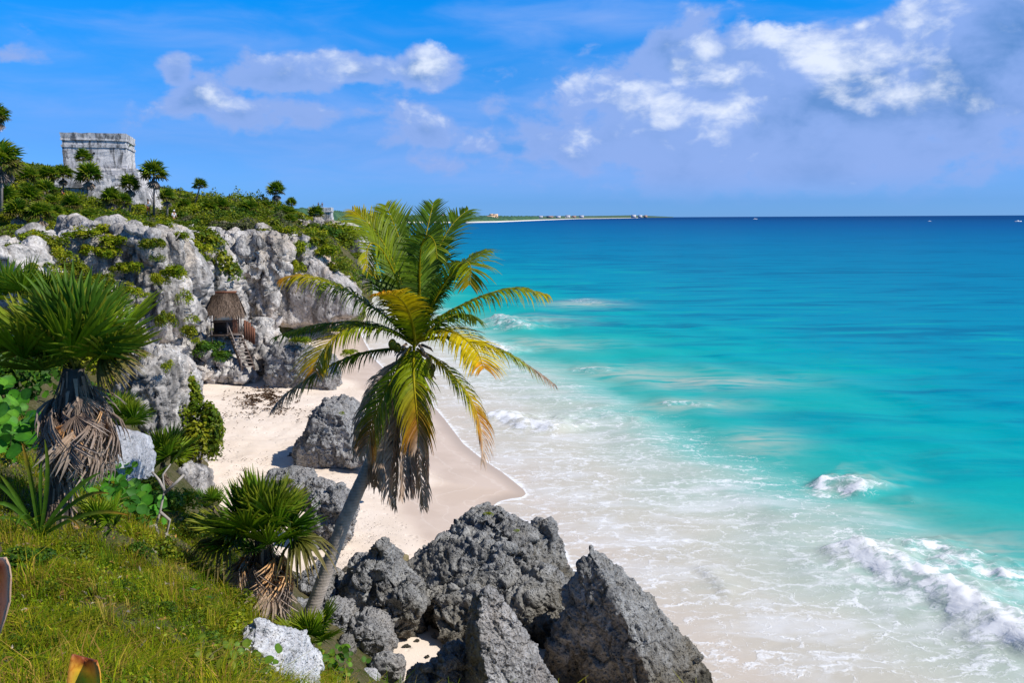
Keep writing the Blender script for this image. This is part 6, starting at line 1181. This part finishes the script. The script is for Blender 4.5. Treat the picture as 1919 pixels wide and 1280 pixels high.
# ================================================================ people on the hill
t = new_mat('skin'); finish(t, principled(t, (.42, .24, .16), .55, .3)); M_SKIN = t.mat
def fabric(name, c): t = new_mat(name); n = t.noise(t.n('ShaderNodeTexCoord').outputs['Object'], 20, 3); return finish(t, principled(t, t.mix(n, tuple(np.array(c) * .8), c), .9, .1))
def skin_body(name, nodes, edges, mat, parent, sub=2):
    me = bpy.data.meshes.new(name); me.from_pydata([n[0] for n in nodes], edges, []); o = link('tmp', me); md = o.modifiers.new('s', 'SKIN'); 
    for v, n in zip(me.skin_vertices[0].data, nodes): v.radius = n[1] if hasattr(n[1], '__len__') else (n[1], n[1]); v.use_root = False
    me.skin_vertices[0].data[0].use_root = True; m2 = o.modifiers.new('d', 'SUBSURF'); m2.levels = sub; dg = bpy.context.evaluated_depsgraph_get(); m = bpy.data.meshes.new_from_object(o.evaluated_get(dg), depsgraph=dg); bpy.data.objects.remove(o); m.name = name; m.polygons.foreach_set('use_smooth', np.ones(len(m.polygons), dtype=bool)); m.materials.clear(); return link(name, m, mat, parent)
def person(label, foot, facing, shirt, pants, hair, hat=None, bend=0.0, arm=(.1, .1)):
    o = empty('person', foot, facing, label=label, cat='person'); b = bend
    N = [((0, 0, .92), (.14, .10)), ((0, -.03 - b * .2, 1.15), (.13, .095)), ((0, -.04 - b * .5, 1.40 - b * .1), (.165, .10)), ((0, -.05 - b * .6, 1.50 - b * .12), .06), ((0, -.07 - b * .7, 1.56 - b * .15), .065), ((0, -.08 - b * .75, 1.66 - b * .18), (.085, .10)), ((0, -.08 - b * .75, 1.74 - b * .2), (.06, .07))]
    E = [(0, 1), (1, 2), (2, 3), (3, 4), (4, 5), (5, 6)]
    for s in (-1, 1):
        k = len(N); N += [((s * .10, 0, .84), .085), ((s * .11, -.03, .48), .058), ((s * .11, .02, .09), .042), ((s * .12, -.12, .03), .035)]; E += [(0, k), (k, k + 1), (k + 1, k + 2), (k + 2, k + 3)]
        k = len(N); f = arm[0 if s < 0 else 1]; N += [((s * .20, -.04 - b * .5, 1.40 - b * .1), .055), ((s * .26, -.04 - b * .5, 1.14 - b * .1), .042), ((s * .24, -.10 - f - b * .5, .95 + f * .7 - b * .1), .032), ((s * .22, -.14 - f * 1.2 - b * .5, .87 + f * .8 - b * .1), .035)]; E += [(2, k), (k, k + 1), (k + 1, k + 2), (k + 2, k + 3)]
    skin_body('body', N, E, M_SKIN, o)
    S = [((0, 0, .93), (.165, .125)), ((0, -.03 - b * .2, 1.15), (.158, .118)), ((0, -.04 - b * .5, 1.41 - b * .1), (.185, .118)), ((0, -.05 - b * .55, 1.475 - b * .11), (.08, .075))]; SE = [(0, 1), (1, 2), (2, 3)]
    for s in (-1, 1): k = len(S); S += [((s * .205, -.04 - b * .5, 1.405 - b * .1), .07), ((s * .262, -.04 - b * .5, 1.15 - b * .1), .058)]; SE += [(2, k), (k, k + 1)]
    skin_body('shirt', S, SE, shirt, o)
    T_ = [((0, 0, .93), (.155, .118))]; TE = []
    for s in (-1, 1): k = len(T_); T_ += [((s * .10, 0, .82), .10), ((s * .11, -.03, .45), .078)]; TE += [(0, k), (k, k + 1)]
    skin_body('trousers', T_, TE, pants, o)
    bm = bmesh.new(); bmesh.ops.create_uvsphere(bm, u_segments=16, v_segments=10, radius=.112)
    for v in bm.verts:
        if v.co.z < -.02: v.co.z = -.02 - (v.co.z + .02) * -.4 if v.co.y > .0 else -.02
        v.co.y *= 1.1
    me = bpy.data.meshes.new('hair'); bm.to_mesh(me); bm.free(); link('hat' if hat else 'hair', me, hat or hair, o, (0, -.07 - b * .75, 1.70 - b * .18))
    return o
W_, Rd, Dk, Or_ = fabric('white_fabric', (.78, .78, .80)), fabric('red_fabric', (.38, .02, .04)), fabric('dark_fabric', (.03, .035, .07)), fabric('orange_fabric', (.75, .16, .03)); M_HAIR = fabric('dark_hair', (.03, .02, .015))
person('person in a white shirt, pale hat and red shorts standing on the cliff top', P(326, 424, 97.0), R(60), W_, fabric('red_shorts', (.6, .05, .03)), M_HAIR, W_, .1)
person('person in dark red clothes walking up among the palms left of the temple', P(121, 388, 92.0), R(-30), Rd, Dk, M_HAIR, None, .15)
person('person in white and orange sitting low behind the bushes under the temple palms', P(279, 404, 96.0), R(20), W_, Or_, M_HAIR, None, .2)
for i, (x, lab) in enumerate([(597, 'tiny dark figure on the roof of the small ruin, left of two'), (604, 'tiny dark figure on the roof of the small ruin, right of two')]):
    person(lab, P(x, 389.5, YR + 1.5), R(20 * i), Dk, Dk, M_HAIR).scale = (.55,) * 3

# ================================================================ far shore buildings, boats, weed on the sand
def house(label, px, py0, py1, wpx, wall, roofm, kind, floors=2, g=None):
    zb = None; base = G(px, py1, 1.0) if py1 > 409.5 else P(px, py1, 6500); Y = base.y; k = PXM(Y); o = empty('building', base, R(random.uniform(-12, 12)), label=label, cat='building', group=g); w = wpx * k; h = (py1 - py0) * k
    mb = MB(); bw = w; bh = h * (.62 if kind == 'hip' else 1.0)
    if kind == 'steps': mb.box((-.15 * w, w * .3, bh * .4), (w * .7, w * .6, bh * .8)); mb.build('wall', wall, o); mb = MB(); mb.box((.22 * w, w * .32, bh * .5), (w * .35, w * .5, bh)); mb.build('wall', wall, o); mb = MB(); mb.box((-.1 * w, w * .35, bh * .9), (w * .3, w * .3, bh * .25)); mb.build('roof_room', wall, o)
    else: mb.box((0, w * .3, bh / 2), (bw, w * .6, bh)); mb.build('wall', wall, o)
    if kind == 'hip': mb = MB(); mb.box((0, w * .3, bh + h * .19), (bw * 1.15, w * .72, h * .38), M=None, taper=.25); mb.build('roof', roofm, o)
    else: mb = MB(); mb.box((0, w * .3, bh + h * .03 - (bh * .2 if kind == 'steps' else 0)), (bw * 1.03 * (.66 if kind == 'steps' else 1), w * .62, h * .05)); mb.build('roof', roofm, o)
    n = max(2, int(wpx / 4))
    for i in range(n):
        for j in range(floors): mb = MB(); mb.box(((i + .5) / n * bw * .8 - bw * .4, -.02 * w * 0 - .05, bh * (.2 + .36 * j)), (bw / n * .35, .3, bh * .16)); mb.build('window', M_HOLE, o)
    return o
M_CREAM = plain_mat('cream_render', (.72, .50, .32), .9, .1, .1, .1); M_WALLW = plain_mat('pale_render', (.62, .60, .60), .9, .1, .1, .1); M_REDR = plain_mat('red_roof', (.42, .07, .06), .8, .2, .2, .2); M_TILE = plain_mat('tan_roof', (.45, .30, .22), .9, .1, .2, .2)
house('cream coloured beachfront building on the far shore', 924, 401, 414.4, 24, M_CREAM, M_CREAM, 'steps', 2)
house('house with a red roof among the trees of the far shore', 826, 402.5, 414.4, 18, M_WALLW, M_REDR, 'hip', 1)
house('low pale building beside the red roofed house', 812, 408, 414, 9, M_WALLW, M_TILE, 'flat', 1)
for px, w, y0, mt in [(1000, 8, 404.6, M_TILE), (1012, 10, 404.2, M_WALLW), (1030, 12, 404.6, M_TILE), (1046, 9, 404.4, M_WALLW), (1064, 9, 403.2, M_WALLW), (1076, 7, 404.2, M_TILE), (1090, 8, 403.6, M_WALLW), (1188, 8, 402.6, M_WALLW), (1200, 7, 403.0, M_WALLW), (1210, 6, 403.4, M_TILE)]:
    house('tiny pale resort building far along the coast', px, y0, 408.2, w, mt, mt, 'flat', 1, 'resort buildings far along the coast')
def boat(label, px, py, wpx):
    base = G(px, py, -.1); k = PXM(base.y); L = wpx * k; o = empty('boat', base, R(random.uniform(-8, 8)), label=label, cat='boat'); mb = MB(); V = []; n = 9
    for i in range(n):
        f = i / (n - 1); x = (f - .5) * L; w = L * .13 * math.sin(math.pi * min(1, .18 + f * .82)) ** .7 if f < 1 else .01; hgt = L * (.10 + .05 * f * f)
        V += [(x, -w, hgt), (x, -w * .6, 0), (x, 0, -L * .02), (x, w * .6, 0), (x, w, hgt), (x, 0, hgt * .8)]
    mb.add(V, [(i * 6 + j, i * 6 + (j + 1) % 6, (i + 1) * 6 + (j + 1) % 6, (i + 1) * 6 + j) for i in range(n - 1) for j in range(6)], (.8, .8, .8)); mb.build('hull', M_CLOTH, o)
    mb = MB(); mb.box((-.08 * L, 0, L * .15), (L * .3, L * .16, L * .1), taper=.8); mb.build('cabin', M_CLOTH, o)
boat('small white boat far out left of the middle of the open sea', 1415, 410.8, 8); boat('white boat at the right end of the horizon', 1908, 415.5, 13); boat('faint tiny white boat between the other two on the horizon', 1742, 414.6, 6)
# seaweed and debris on the sand
rg = np.random.default_rng(91); V = []; Fq = []; C = []
def weed(px, py, rx, ry, n, s):
    c = G(px, py, .9); a = (G(px + rx, py, .9) - c); b = (G(px, py + ry, .9) - c)
    u_, v_ = np.clip(rg.normal(size=n) * .5, -1.3, 1.3), np.clip(rg.normal(size=n) * .5, -1.3, 1.3); x = c.x + a.x * u_ + b.x * v_; y = c.y + a.y * u_ + b.y * v_; pn = np.stack([x, y, 0 * x], 1); k = fbm(pn * np.array([.7, 1.2, 1]), 3) > -.05; x, y = x[k], y[k]; z, _ = sand_z(x, y); q = np.stack([x, y, z + .12 * rg.random(len(x)) + .02], 1)
    return leaf_quads(q, rg.normal(size=(len(x), 3)) * .4 + np.array([0, 0, 1]), s * rg.uniform(.5, 1.5, len(x)), np.array([(.10, .06, .035)]) * rg.uniform(.5, 1.6, (len(x), 1)), rg, .35)
for a in [(490, 748, 55, 26, 1500, .10), (505, 735, 40, 12, 600, .10), (440, 780, 60, 20, 120, .07), (560, 770, 40, 14, 120, .07), (420, 850, 60, 30, 60, .05), (690, 970, 40, 60, 240, .022), (650, 900, 30, 40, 110, .03), (640, 1010, 30, 40, 120, .03), (760, 800, 50, 40, 260, .03), (720, 1000, 60, 50, 200, .025), (600, 760, 80, 50, 200, .05), (470, 870, 70, 30, 160, .04)]:
    v, f, c = weed(*a); Fq.append(f + sum(len(q) for q in V)); V.append(v); C.append(c)
tag(link('seaweed', mesh_np('seaweed', np.concatenate(V), np.concatenate(Fq), np.concatenate(C)), M_DRY), 'dark dried seaweed scattered over the pale sand', 'seaweed', kind='stuff')
